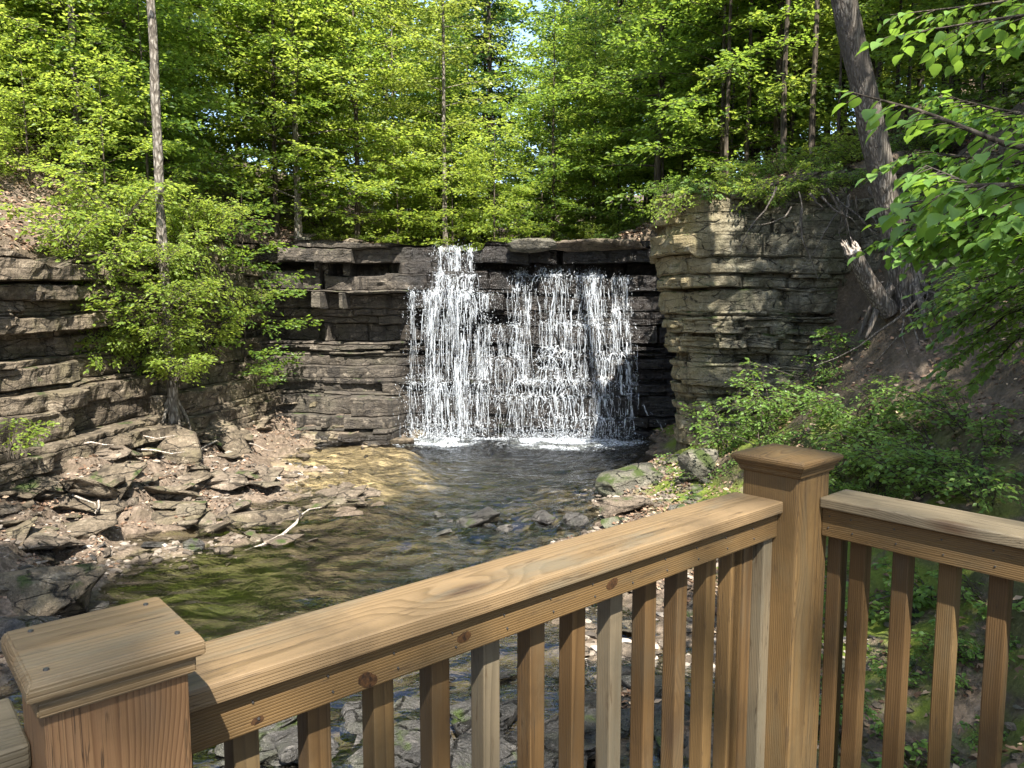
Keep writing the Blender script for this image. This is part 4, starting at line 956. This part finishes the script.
for i in range(9):
    x = R.uniform(8.6, 13.5); y = R.uniform(11.5, 15.5)
    tree(['sapling2', 'sapling'][i % 2], x, y, 'young tree on the steep slope behind the leaning trunk', 'saplings on the right slope', R.uniform(.6, .95), name='sapling')
for i in range(16):
    q = i / 15; u = 668 + 180 * q + R.uniform(-6, 6)
    shrub(['small', 'left2', 'low'][i % 3], at(u, 196 - 14 * q + R.uniform(-6, 14), 15.6 - 1.1 * q), R.uniform(.5, .85), 'small plant trailing over the top edge of the pale right cliff', 'plants trailing over the right cliff', 'plant', tilt=(R.normal(.3, .3), R.normal(0, .3)), cat='plant')
# roots and vines hanging from the soil on the right cliff
r = np.random.default_rng(31)
for k in range(16):
    p = at(r.uniform(770, 880), r.uniform(185, 215), 14.2 - .5 * r.random()); P = [np.zeros(3)]; d = np.array([r.normal(0, .3), -.25, -1.0])
    for q in range(8):
        d = d + r.normal(0, .28, 3) * [1, .4, .6]; P.append(P[-1] + d * r.uniform(.06, .17))
    b = Buf(); tube(b, P, np.linspace(r.uniform(.012, .03), .004, 9), 5)
    o = b.obj('root', M['bark_grey']); o.location = p; tag(o, 'bare root hanging from the soil above the pale right cliff', 'root', 'hanging roots over the right cliff')

# ------------------------------------------------------------------ broad leaved tree reaching in from the right
ot = empty('broadleaf_tree', (5.0, 3.2, -2.2)); tag(ot, 'broad leaved tree whose near boughs reach into the upper right corner', 'tree')
o0 = np.array(ot.location)
b = Buf(); tube(b, np.array([[0, 0, -.6], [.05, 0, 1.5], [.0, .1, 3.5], [.1, .1, 6], [.2, 0, 8.5]]), [.2, .15, .13, .1, .05], 10); b.obj('trunk', M['bark_grey'], ot)
def bough(pts, nleaf, size, seed, spread, matn='leaf_near', twl=.45, tpl=LEAFB, drop=.35):
    r = np.random.default_rng(seed); P = np.array(pts, float) - o0
    k = np.linspace(0, len(P) - 1, 14); Q = np.stack([np.interp(k, np.arange(len(P)), P[:, q]) for q in range(3)], -1)
    T = Buf(); tube(T, Q, np.linspace(.028, .003, 14), 6)
    L = Buf(); pos = []; dr = []; nm = []
    for j in range(nleaf):
        a = .35 + .65 * (j + r.random()) / nleaf; i = a * 13; q0 = np.array([np.interp(i, np.arange(14), Q[:, c]) for c in range(3)])
        main = nrm(Q[min(13, int(i) + 1)] - Q[max(0, int(i) - 1)])
        td = rotz(main, (1 if j % 2 else -1) * r.uniform(.4, 1.2)); td[2] = r.normal(-.12, .18); tl = twl * spread * r.uniform(.4, 1.1) * (1.2 - .7 * a)
        m = max(2, int(tl / size * 1.6)); w = np.linspace(.25, 1, m)[:, None]
        pos.append(q0 + td * tl * w - np.array([0, 0, .2 * tl]) * w ** 2)
        sg = np.where(np.arange(m) % 2, 1, -1) * r.uniform(.4, 1.1, m); sg[-1] *= .15
        dr.append(np.stack([td[0] * np.cos(sg) - td[1] * np.sin(sg), td[0] * np.sin(sg) + td[1] * np.cos(sg), np.full(m, td[2] - drop) + r.normal(0, .15, m)], -1))
        nm.append(np.array([0, 0, 1.]) + r.normal(0, .28, (m, 3)))
        tube(T, [q0, q0 + td * tl * .5 - [0, 0, .05 * tl], q0 + td * tl - [0, 0, .2 * tl]], [.005, .003, .0015], 4, cap=False)
    pos = np.concatenate(pos); leaves(L, pos, np.concatenate(dr), np.concatenate(nm), size * r.uniform(.65, 1.15, len(pos)), tpl)
    bo = T.obj('bough', M['bark_dark'], ot); L.obj('foliage', M[matn], bo)
tr0 = (5.0, 3.25, 1.2)
bough([tr0, at(1150, 150, 3.5), at(1020, 150, 3.7), at(925, 112, 4.0), at(850, 92, 4.1)], 18, .10, 1, .8)
bough([tr0, at(1150, 190, 3.4), at(1050, 185, 3.5), at(970, 185, 3.6), at(915, 205, 3.7)], 26, .105, 2, 1.0)
bough([(5, 3.3, .6), at(1180, 240, 4.2), at(1060, 225, 4.4), at(985, 190, 4.6), at(925, 165, 4.8)], 46, .10, 3, 1.3)
bough([(5, 3.3, .5), at(1180, 250, 4.6), at(1060, 250, 5.0), at(985, 225, 5.3), at(925, 240, 5.5)], 60, .085, 4, 1.6)
bough([(5, 3.3, .9), at(1180, 170, 4.4), at(1060, 120, 4.8), at(1000, 110, 5.3), at(940, 95, 5.6)], 50, .085, 5, 1.5)
bough([(5.05, 3.3, 2.4), at(1200, 20, 4.2), at(1070, 10, 4.6), at(990, 20, 5.0), at(900, 35, 5.4)], 20, .10, 6, 1.3)
bough([(5.05, 3.3, 2.6), at(1200, -20, 5.2), at(1080, -10, 5.8), at(980, 5, 6.3), at(890, 15, 6.8)], 20, .10, 7, 1.5)
bough([(5, 3.3, 0), at(1180, 300, 5.0), at(1080, 280, 5.6), at(1010, 285, 6.0), at(955, 330, 6.2)], 60, .075, 8, 1.6, 'leaf_shrub', tpl=LEAF6)
bough([(5, 3.3, -.2), at(1180, 350, 5.0), at(1080, 320, 5.8), at(1020, 335, 6.4), at(975, 385, 6.5)], 60, .075, 9, 1.6, 'leaf_shrub', tpl=LEAF6)
bough([(5, 3.3, .1), at(1180, 270, 5.4), at(1080, 240, 6.2), at(1010, 240, 6.9), at(965, 285, 7.1)], 70, .08, 10, 1.9, 'leaf_shrub', tpl=LEAF6)
bough([(5, 3.3, .8), at(1180, 200, 4.6), at(1070, 165, 4.9), at(990, 160, 5.2), at(915, 150, 5.5)], 55, .085, 11, 1.6)
bough([(5, 3.3, .6), at(1180, 230, 4.4), at(1070, 210, 4.8), at(980, 215, 5.2), at(900, 235, 5.5)], 55, .08, 12, 1.6)
bough([(5, 3.3, .3), at(1180, 280, 5.0), at(1070, 260, 5.6), at(985, 275, 6.2), at(930, 320, 6.5)], 70, .07, 13, 1.8, 'leaf_shrub', tpl=LEAF6)
bough([(5, 3.3, .1), at(1180, 320, 5.0), at(1080, 300, 5.7), at(1010, 310, 6.2), at(950, 370, 6.5)], 70, .07, 14, 1.7, 'leaf_shrub', tpl=LEAF6)

# driftwood
P = np.array([onz(u, v, W + z) for u, v, z in ((243, 551, -.02), (262, 545, .02), (282, 535, .05), (296, 523, .10), (301, 515, .22), (297, 510, .33))])
b = Buf(); tube(b, P - P[0], [.010, .018, .024, .028, .026, .010], 7); tube(b, [P[4] - P[0], P[4] - P[0] + [.12, .05, .08], P[4] - P[0] + [.3, .1, .10]], [.018, .012, .004], 5)
o = b.obj('driftwood_branch', M['deadwood']); o.location = P[0]; tag(o, 'bleached driftwood branch lying in the shallows near the left bank', 'branch')
r = np.random.default_rng(91)
for k in range(12):
    p = hit(r.uniform(20, 300), r.uniform(430, 520)); a = r.uniform(0, 6.28); l = r.uniform(.4, 1.4); d = np.array([np.cos(a), np.sin(a), 0]) * l
    b = Buf(); tube(b, np.array([[0, 0, .03], d * .35 + r.normal(0, .04, 3), d * .7 + r.normal(0, .05, 3), d]), [.022, .018, .012, .004], 5)
    o = b.obj('fallen_stick', M['deadwood']); o.location = p + [0, 0, .05]; tag(o, 'thin fallen stick lying on the left bank', 'stick', 'sticks on the left bank')

# ------------------------------------------------------------------ the wooden railing of the platform
def wood_mat(name, c0, c1, c2, grey=.25, gcol=(.21, .18, .135)):
    m = newmat(name); t = NT(m)
    g = t.n('Attribute', attribute_name='grain').outputs['Vector']
    p = t.pos()
    kn = t.n('TexVoronoi', {'Vector': t.vmap(g, (2.0, 6.0, 6.0)), 'Scale': 1.0, 'Randomness': 1.0}, feature='F1')
    kd = kn.outputs['Distance']
    kf = t.mr(kd, .06, .38, 1, 0)
    wob = t.noise(t.vmap(g, (.8, 18, 18)), 1.0, 3, .5).outputs[0]
    sx = t.n('SeparateXYZ', {0: g})
    rad2 = t.n('VectorMath', {0: t.vmap(g, (0, 1, 1)), 1: (0, 0, 0)}, operation='LENGTH').outputs['Value']
    ph = t.math('ADD', t.math('MULTIPLY', rad2, 230.0), t.math('ADD', t.math('MULTIPLY', wob, 2.2), t.math('MULTIPLY', kf, 3.5)))
    ring = t.math('FRACT', ph)
    band = t.ramp(ring, [(0, (0, 0, 0)), (.55, (.35, .35, .35)), (.86, (1, 1, 1)), (1.0, (0.05, .05, .05))]).outputs[0]
    fib = t.noise(t.vmap(g, (5, 240, 240)), 1.0, 3, .6).outputs[0]
    c = t.mix(t.math('MULTIPLY', band, .8), c1, c0)
    c = t.mix(t.mr(fib, .35, .75, 0, .5), c, c2)
    c = t.mix(t.mr(kd, .035, .15, .92, 0), c, (.045, .022, .009))
    c = t.mix(t.mr(t.noise(t.vmap(g, (2.2, 9, 9)), 1.0, 5, .65).outputs[0], .46, .66, 0, grey), c, gcol)
    c = t.mix(t.mr(t.noise(t.vmap(g, (9, 70, 70)), 1.0, 4, .7).outputs[0], .58, .70, 0, .7), c, (.05, .03, .014))
    ckn = t.noise(t.vmap(g, (2.4, 95, 95)), 1.0, 3, .5, .15).outputs[0]                  # drying cracks along the grain
    crk = t.math('MULTIPLY', t.mr(t.math('ABSOLUTE', t.math('SUBTRACT', ckn, .5)), .0, .012, 1, 0), t.mr(t.noise(t.vmap(g, (1.7, 14, 14), (3, 0, 0)), 1.0, 2).outputs[0], .54, .62))
    c = t.mix(t.math('MULTIPLY', crk, .85), c, (.018, .011, .006))
    dirt = t.noise(p, 7.0, 6, .7).outputs[0]
    c = t.mix(t.mr(dirt, .48, .72, 0, .6), c, tuple(x * .5 for x in c1))
    h = t.math('SUBTRACT', t.math('ADD', t.math('MULTIPLY', band, .5), t.math('MULTIPLY', fib, .6)), crk)
    return t.out(t.bsdf(c, .62, .35, t.bump(h, .4, .003)))
M['wood'] = wood_mat('treated_pine', (.052, .027, .009), (.132, .079, .029), (.084, .048, .017), .5, (.075, .060, .034))
M['wood_rail'] = wood_mat('sun_bleached_pine', (.082, .051, .021), (.172, .114, .058), (.13, .084, .039), .75, (.105, .088, .058))
M['wood_red'] = wood_mat('red_brown_pine', (.075, .034, .014), (.165, .092, .042), (.115, .06, .027), .3, (.11, .08, .055))
M['wood_dark'] = wood_mat('brown_pine', (.040, .020, .006), (.094, .053, .019), (.063, .034, .012), .5, (.066, .052, .031))
M['wood_grey'] = wood_mat('weathered_grey_pine', (.07, .053, .031), (.135, .105, .065), (.10, .078, .048), .8, (.10, .085, .057))
nailm = newmat('nail'); t_ = NT(nailm); t_.out(t_.bsdf((.03, .028, .026), .5, .5))
TH = rad(41); E1 = Vector((math.cos(TH), math.sin(TH), 0)); E2 = Vector((math.sin(TH), -math.cos(TH), 0)); EZ = Vector((0, 0, 1))
def st3(s, t, z): return E1 * s + E2 * t + EZ * z
rw = np.random.default_rng(5)
rail = empty('deck_railing', st3(1.7, -.95, -1.5)); tag(rail, 'wooden platform railing with square balusters meeting at a capped corner post', 'railing')
IP = Matrix.Translation(-rail.location)
def beam(name, s, t, z, along, mat, parent=rail, bevel=.004, seg=2, warp=0):
    """box between two corners in railing axes, with its own grain direction"""
    (s0, s1), (t0, t1), (z0, z1) = s, t, z
    bm = bmesh.new(); bmesh.ops.create_cube(bm, size=1)
    c = [(s0 + s1) / 2, (t0 + t1) / 2, (z0 + z1) / 2]; d = [s1 - s0, t1 - t0, z1 - z0]
    for v in bm.verts: v.co = Vector([v.co[i] * d[i] for i in range(3)])
    bmesh.ops.bevel(bm, geom=list(bm.edges), offset=bevel, segments=seg, affect='EDGES', profile=.6)
    return finish(bm, name, c, along, mat, parent)
def finish(bm, name, c, along, mat, parent):
    L = [v.co.copy() for v in bm.verts]
    for v in bm.verts: v.co = st3(v.co[0] + c[0], v.co[1] + c[1], v.co[2] + c[2]) - rail.location
    bmesh.ops.recalc_face_normals(bm, faces=bm.faces)
    me = bpy.data.meshes.new(name); bm.to_mesh(me); bm.free()
    a = me.attributes.new('grain', 'FLOAT_VECTOR', 'POINT')
    off = np.array([rw.uniform(0, 50), rw.uniform(-.04, .04), rw.uniform(.085, .15) * rw.choice([-1, 1])]); tl = rw.uniform(-.006, .006)
    o = {'s': (0, 1, 2), 't': (1, 0, 2), 'z': (2, 0, 1)}[along]
    G = np.array([[l[o[0]], l[o[1]] + l[o[0]] * tl, l[o[2]] + l[o[0]] * tl] for l in L]) + off
    a.data.foreach_set('vector', G.ravel().astype(np.float32))
    me.polygons.foreach_set('use_smooth', np.zeros(len(me.polygons), bool))
    me.materials.append(M[mat])
    ob = bpy.data.objects.new(name, me); COL.objects.link(ob)
    ob.parent = parent
    return ob
def stack(name, c, prof, along, mat, parent, aspect=(1, 1)):
    """square moulding: list of (half width s, half width t, z) from below upwards"""
    bm = bmesh.new(); rings = []
    for (hs_, ht, z) in prof:
        rings.append([bm.verts.new((x * hs_, y * ht, z - c[2])) for x, y in ((-1, -1), (1, -1), (1, 1), (-1, 1))])
    bm.faces.new(rings[0][::-1]); bm.faces.new(rings[-1])
    for a, b_ in zip(rings, rings[1:]):
        for i in range(4): bm.faces.new((a[i], a[(i + 1) % 4], b_[(i + 1) % 4], b_[i]))
    bmesh.ops.recalc_face_normals(bm, faces=bm.faces)
    bmesh.ops.bevel(bm, geom=[e for e in bm.edges], offset=.0018, segments=2, affect='EDGES')
    return finish(bm, name, c, along, mat, parent)
def nails(parent, pts, axis_, r0=.0032):
    """nail heads: (s, t, z) and the axis they point along"""
    for (s, t, z) in pts:
        bm = bmesh.new(); bmesh.ops.create_cone(bm, cap_ends=True, segments=10, radius1=r0, radius2=r0 * .8, depth=.0025)
        if axis_ != 'z':
            q = Vector((0, 0, 1)).rotation_difference(E2 if axis_ == 't' else -E1).to_matrix().to_4x4(); bmesh.ops.transform(bm, matrix=q, verts=bm.verts)
        me = bpy.data.meshes.new('nail_head'); 
        for v in bm.verts: v.co += st3(s, t, z) - rail.location
        bm.to_mesh(me); bm.free(); link('nail_head', me, nailm, parent)
# posts
cp = beam('post', (1.632, 1.778), (-1.021, -.875), (-3.4, -.385), 'z', 'wood', bevel=.006)
stack('post_cap', [1.705, -.948, -.37], [(.076, .076, -.402), (.081, .081, -.397), (.081, .081, -.389), (.085, .085, -.384), (.088, .088, -.381), (.088, .088, -.377), (.095, .095, -.374), (.095, .095, -.364), (.089, .089, -.359), (.004, .004, -.354)], 's', 'wood', cp)
lp = beam('post', (.121, .257), (-.956, -.826), (-1.75, -.38), 'z', 'wood_red', bevel=.004)
lp['label'] = 'near left post with a flat bevelled cap'
cap = stack('post_cap', [.189, -.889, -.37], [(.068, .066, -.395), (.074, .071, -.394), (.074, .071, -.375), (.0825, .078, -.3745), (.0825, .078, -.361), (.078, .0735, -.353)], 's', 'wood_rail', lp)
nails(cap, [(.127, -.833, -.3525), (.25, -.836, -.3525), (.132, -.945, -.3525), (.248, -.942, -.3525)], 'z', .0032)
# left run
hl = beam('handrail', (.2575, 1.6315), (-1.04, -.91), (-.489, -.46), 's', 'wood_rail', bevel=.006, seg=3)
fl = beam('fascia_rail', (.2575, 1.6315), (-.960, -.9245), (-.548, -.4895), 's', 'wood', bevel=.003)
beam('handrail', (-1.2, .1205), (-1.04, -.91), (-.489, -.46), 's', 'wood_grey', bevel=.006, seg=3)['label'] = 'greyed handrail left of the near post'
beam('fascia_rail', (-1.2, .1205), (-.960, -.9245), (-.548, -.4895), 's', 'wood', bevel=.003)
right_edges = [.386 + .1055 * k for k in range(-14, 12)]
mats = ['wood', 'wood_dark', 'wood', 'wood_dark', 'wood_grey', 'wood_dark', 'wood_dark', 'wood_grey', 'wood_dark', 'wood_dark', 'wood', 'wood_dark']
nl = []
for k, s1 in enumerate(right_edges):
    s0 = s1 - .036
    if s1 > .09 and s0 < .262: continue
    mt = mats[(k - 14) % 12]
    o = beam('baluster', (s0, s1), (-.9965, -.9605), (-1.385, -.4895), 'z', mt, bevel=.003)
    if mt == 'wood_grey': o['label'] = 'weathered grey baluster'
    if s0 > .26:
        nl += [((s0 + s1) / 2 - .004, -.9237, -.507), ((s0 + s1) / 2 + .003, -.9237, -.532)]
nails(fl, nl, 't', .0019)
knm = newmat('knot'); t_ = NT(knm); kp = t_.pos(); t_.out(t_.bsdf(t_.ramp(t_.noise(kp, 160, 4, .6).outputs[0], [(.35, (.012, .006, .003)), (.65, (.06, .028, .01))]).outputs[0], .6, .3))
kr = np.random.default_rng(44)
for (ku, kv, ks) in ((612, 584, .011), (464, 637, .0095), (368, 699, .012), (258, 738, .006)):
    d_ = ray(ku, kv); e2_ = np.array(E2); e1_ = np.array(E1); d_ = d_ * (-.9245 / (d_ @ e2_))
    d_[2] = np.clip(d_[2], -.534, -.506); an = np.linspace(0, 2 * np.pi, 18, endpoint=False); rr_ = ks * (1 + .18 * np.sin(an * 2 + kr.uniform(0, 6)) + kr.normal(0, .05, 18))
    ring = [np.array(st3(d_ @ e1_ + q * 1.25 * np.cos(a), -.9241, d_[2] + q * np.sin(a)) - rail.location) for a, q in zip(an, rr_)]
    cen = np.array(st3(d_ @ e1_, -.9236, d_[2]) - rail.location); kb = Buf()
    kb.add(np.array(ring + [cen]), [[i, (i + 1) % 18, 18] for i in range(18)]); kb.obj('knot', knm, fl)
beam('nailer', (.2575, .300), (-1.0, -.961), (-1.385, -.4895), 'z', 'wood_dark', bevel=.003)
beam('baluster', (1.50, 1.545), (-.9965, -.9605), (-1.385, -.4895), 'z', 'wood', bevel=.003)
beam('baluster', (1.552, 1.590), (-1.0, -.9605), (-1.385, -.4895), 'z', 'wood_dark', bevel=.003)
beam('nailer', (1.594, 1.6315), (-1.01, -.935), (-1.385, -.5482), 'z', 'wood_grey', bevel=.003)['label'] = 'weathered grey nailer against the corner post'
beam('bottom_rail', (.2575, 1.6315), (-1.04, -.92), (-1.42, -1.3855), 's', 'wood', bevel=.004)
beam('bottom_rail', (-1.2, .1205), (-1.04, -.92), (-1.42, -1.3855), 's', 'wood', bevel=.004)
# right run
hr = beam('handrail', (1.731, 1.862), (-.8745, .95), (-.485, -.46), 't', 'wood_grey', bevel=.005, seg=3); hr['label'] = 'greyed handrail right of the corner post'
fr_ = beam('fascia_rail', (1.7455, 1.781), (-.8745, .95), (-.556, -.4855), 't', 'wood', bevel=.003)
nl = []
for k in range(18):
    t0 = -.820 + .0985 * k
    if k > 16: continue
    beam('baluster', (1.7815, 1.8175), (t0, t0 + .037), (-1.385, -.4855), 'z', ['wood_dark', 'wood_dark', 'wood', 'wood_dark'][k % 4], bevel=.003)
    if k < 5: nl += [(1.745, t0 + .016, -.503), (1.745, t0 + .021, -.535)]
nl += [(1.745, -.855, -.505), (1.745, -.857, -.533)]
nails(fr_, nl, 's', .0022)
beam('nailer', (1.7815, 1.82), (-.8745, -.842), (-1.385, -.4855), 'z', 'wood_dark', bevel=.003)
beam('bottom_rail', (1.74, 1.862), (-.8745, .95), (-1.42, -1.3855), 't', 'wood', bevel=.004)
beam('post', (1.69, 1.826), (.951, 1.087), (-3.4, -.35), 'z', 'wood', bevel=.005)
# the platform itself
deck = Buf()
for k in range(18):
    s0 = -1.2 + k * .165
    V = [tuple(st3(s, t, z)) for z in (-1.54, -1.5) for s, t in ((s0, -1.02), (s0 + .158, -1.02), (s0 + .158, 1.2), (s0, 1.2))]
    deck.add(V, [[0, 1, 2, 3], [4, 7, 6, 5], [0, 4, 5, 1], [1, 5, 6, 2], [2, 6, 7, 3], [3, 7, 4, 0]])
dk = deck.obj('deck_floor', M['wood_dark'], smooth=False); tag(dk, kind='structure')

# ------------------------------------------------------------------ camera, sun and sky
cam = bpy.data.cameras.new('camera'); co = bpy.data.objects.new('camera', cam); COL.objects.link(co); S.camera = co
cam.sensor_width = 36; cam.lens = F / 1024 * 36; cam.clip_start = .05; cam.clip_end = 1500
co.location = (0, 0, 0); co.rotation_euler = (rad(90) - PITCH, 0, 0)
AZ, EL = rad(168), rad(54)          # compass bearing of the sun from +Y towards +X, and its height
sd_ = Vector((math.sin(AZ) * math.cos(EL), math.cos(AZ) * math.cos(EL), math.sin(EL)))
sl = bpy.data.lights.new('sun', 'SUN'); sl.energy = 5.0; sl.angle = rad(.5); sl.color = (1, .955, .87)
so = bpy.data.objects.new('sun', sl); COL.objects.link(so); so.rotation_euler = (-sd_).to_track_quat('-Z', 'Y').to_euler(); so.location = (6, -10, 30)
w = bpy.data.worlds.new('World'); S.world = w; w.use_nodes = True
nt = w.node_tree; sky = nt.nodes.new('ShaderNodeTexSky'); sky.sky_type = 'NISHITA'; sky.sun_disc = False
sky.sun_elevation = EL; sky.sun_rotation = AZ
bg = nt.nodes['Background']; bg.inputs[1].default_value = .13; nt.links.new(sky.outputs[0], bg.inputs[0])
S.view_settings.view_transform = 'Standard'; S.view_settings.look = 'None'; S.view_settings.gamma = 1; S.view_settings.exposure = 1.92
try: S.view_settings.use_curve_mapping = False
except Exception: pass
S.render.engine = 'CYCLES'
S.cycles.max_bounces = 5; S.cycles.diffuse_bounces = 3; S.cycles.glossy_bounces = 3; S.cycles.transparent_max_bounces = 8; S.cycles.transmission_bounces = 4
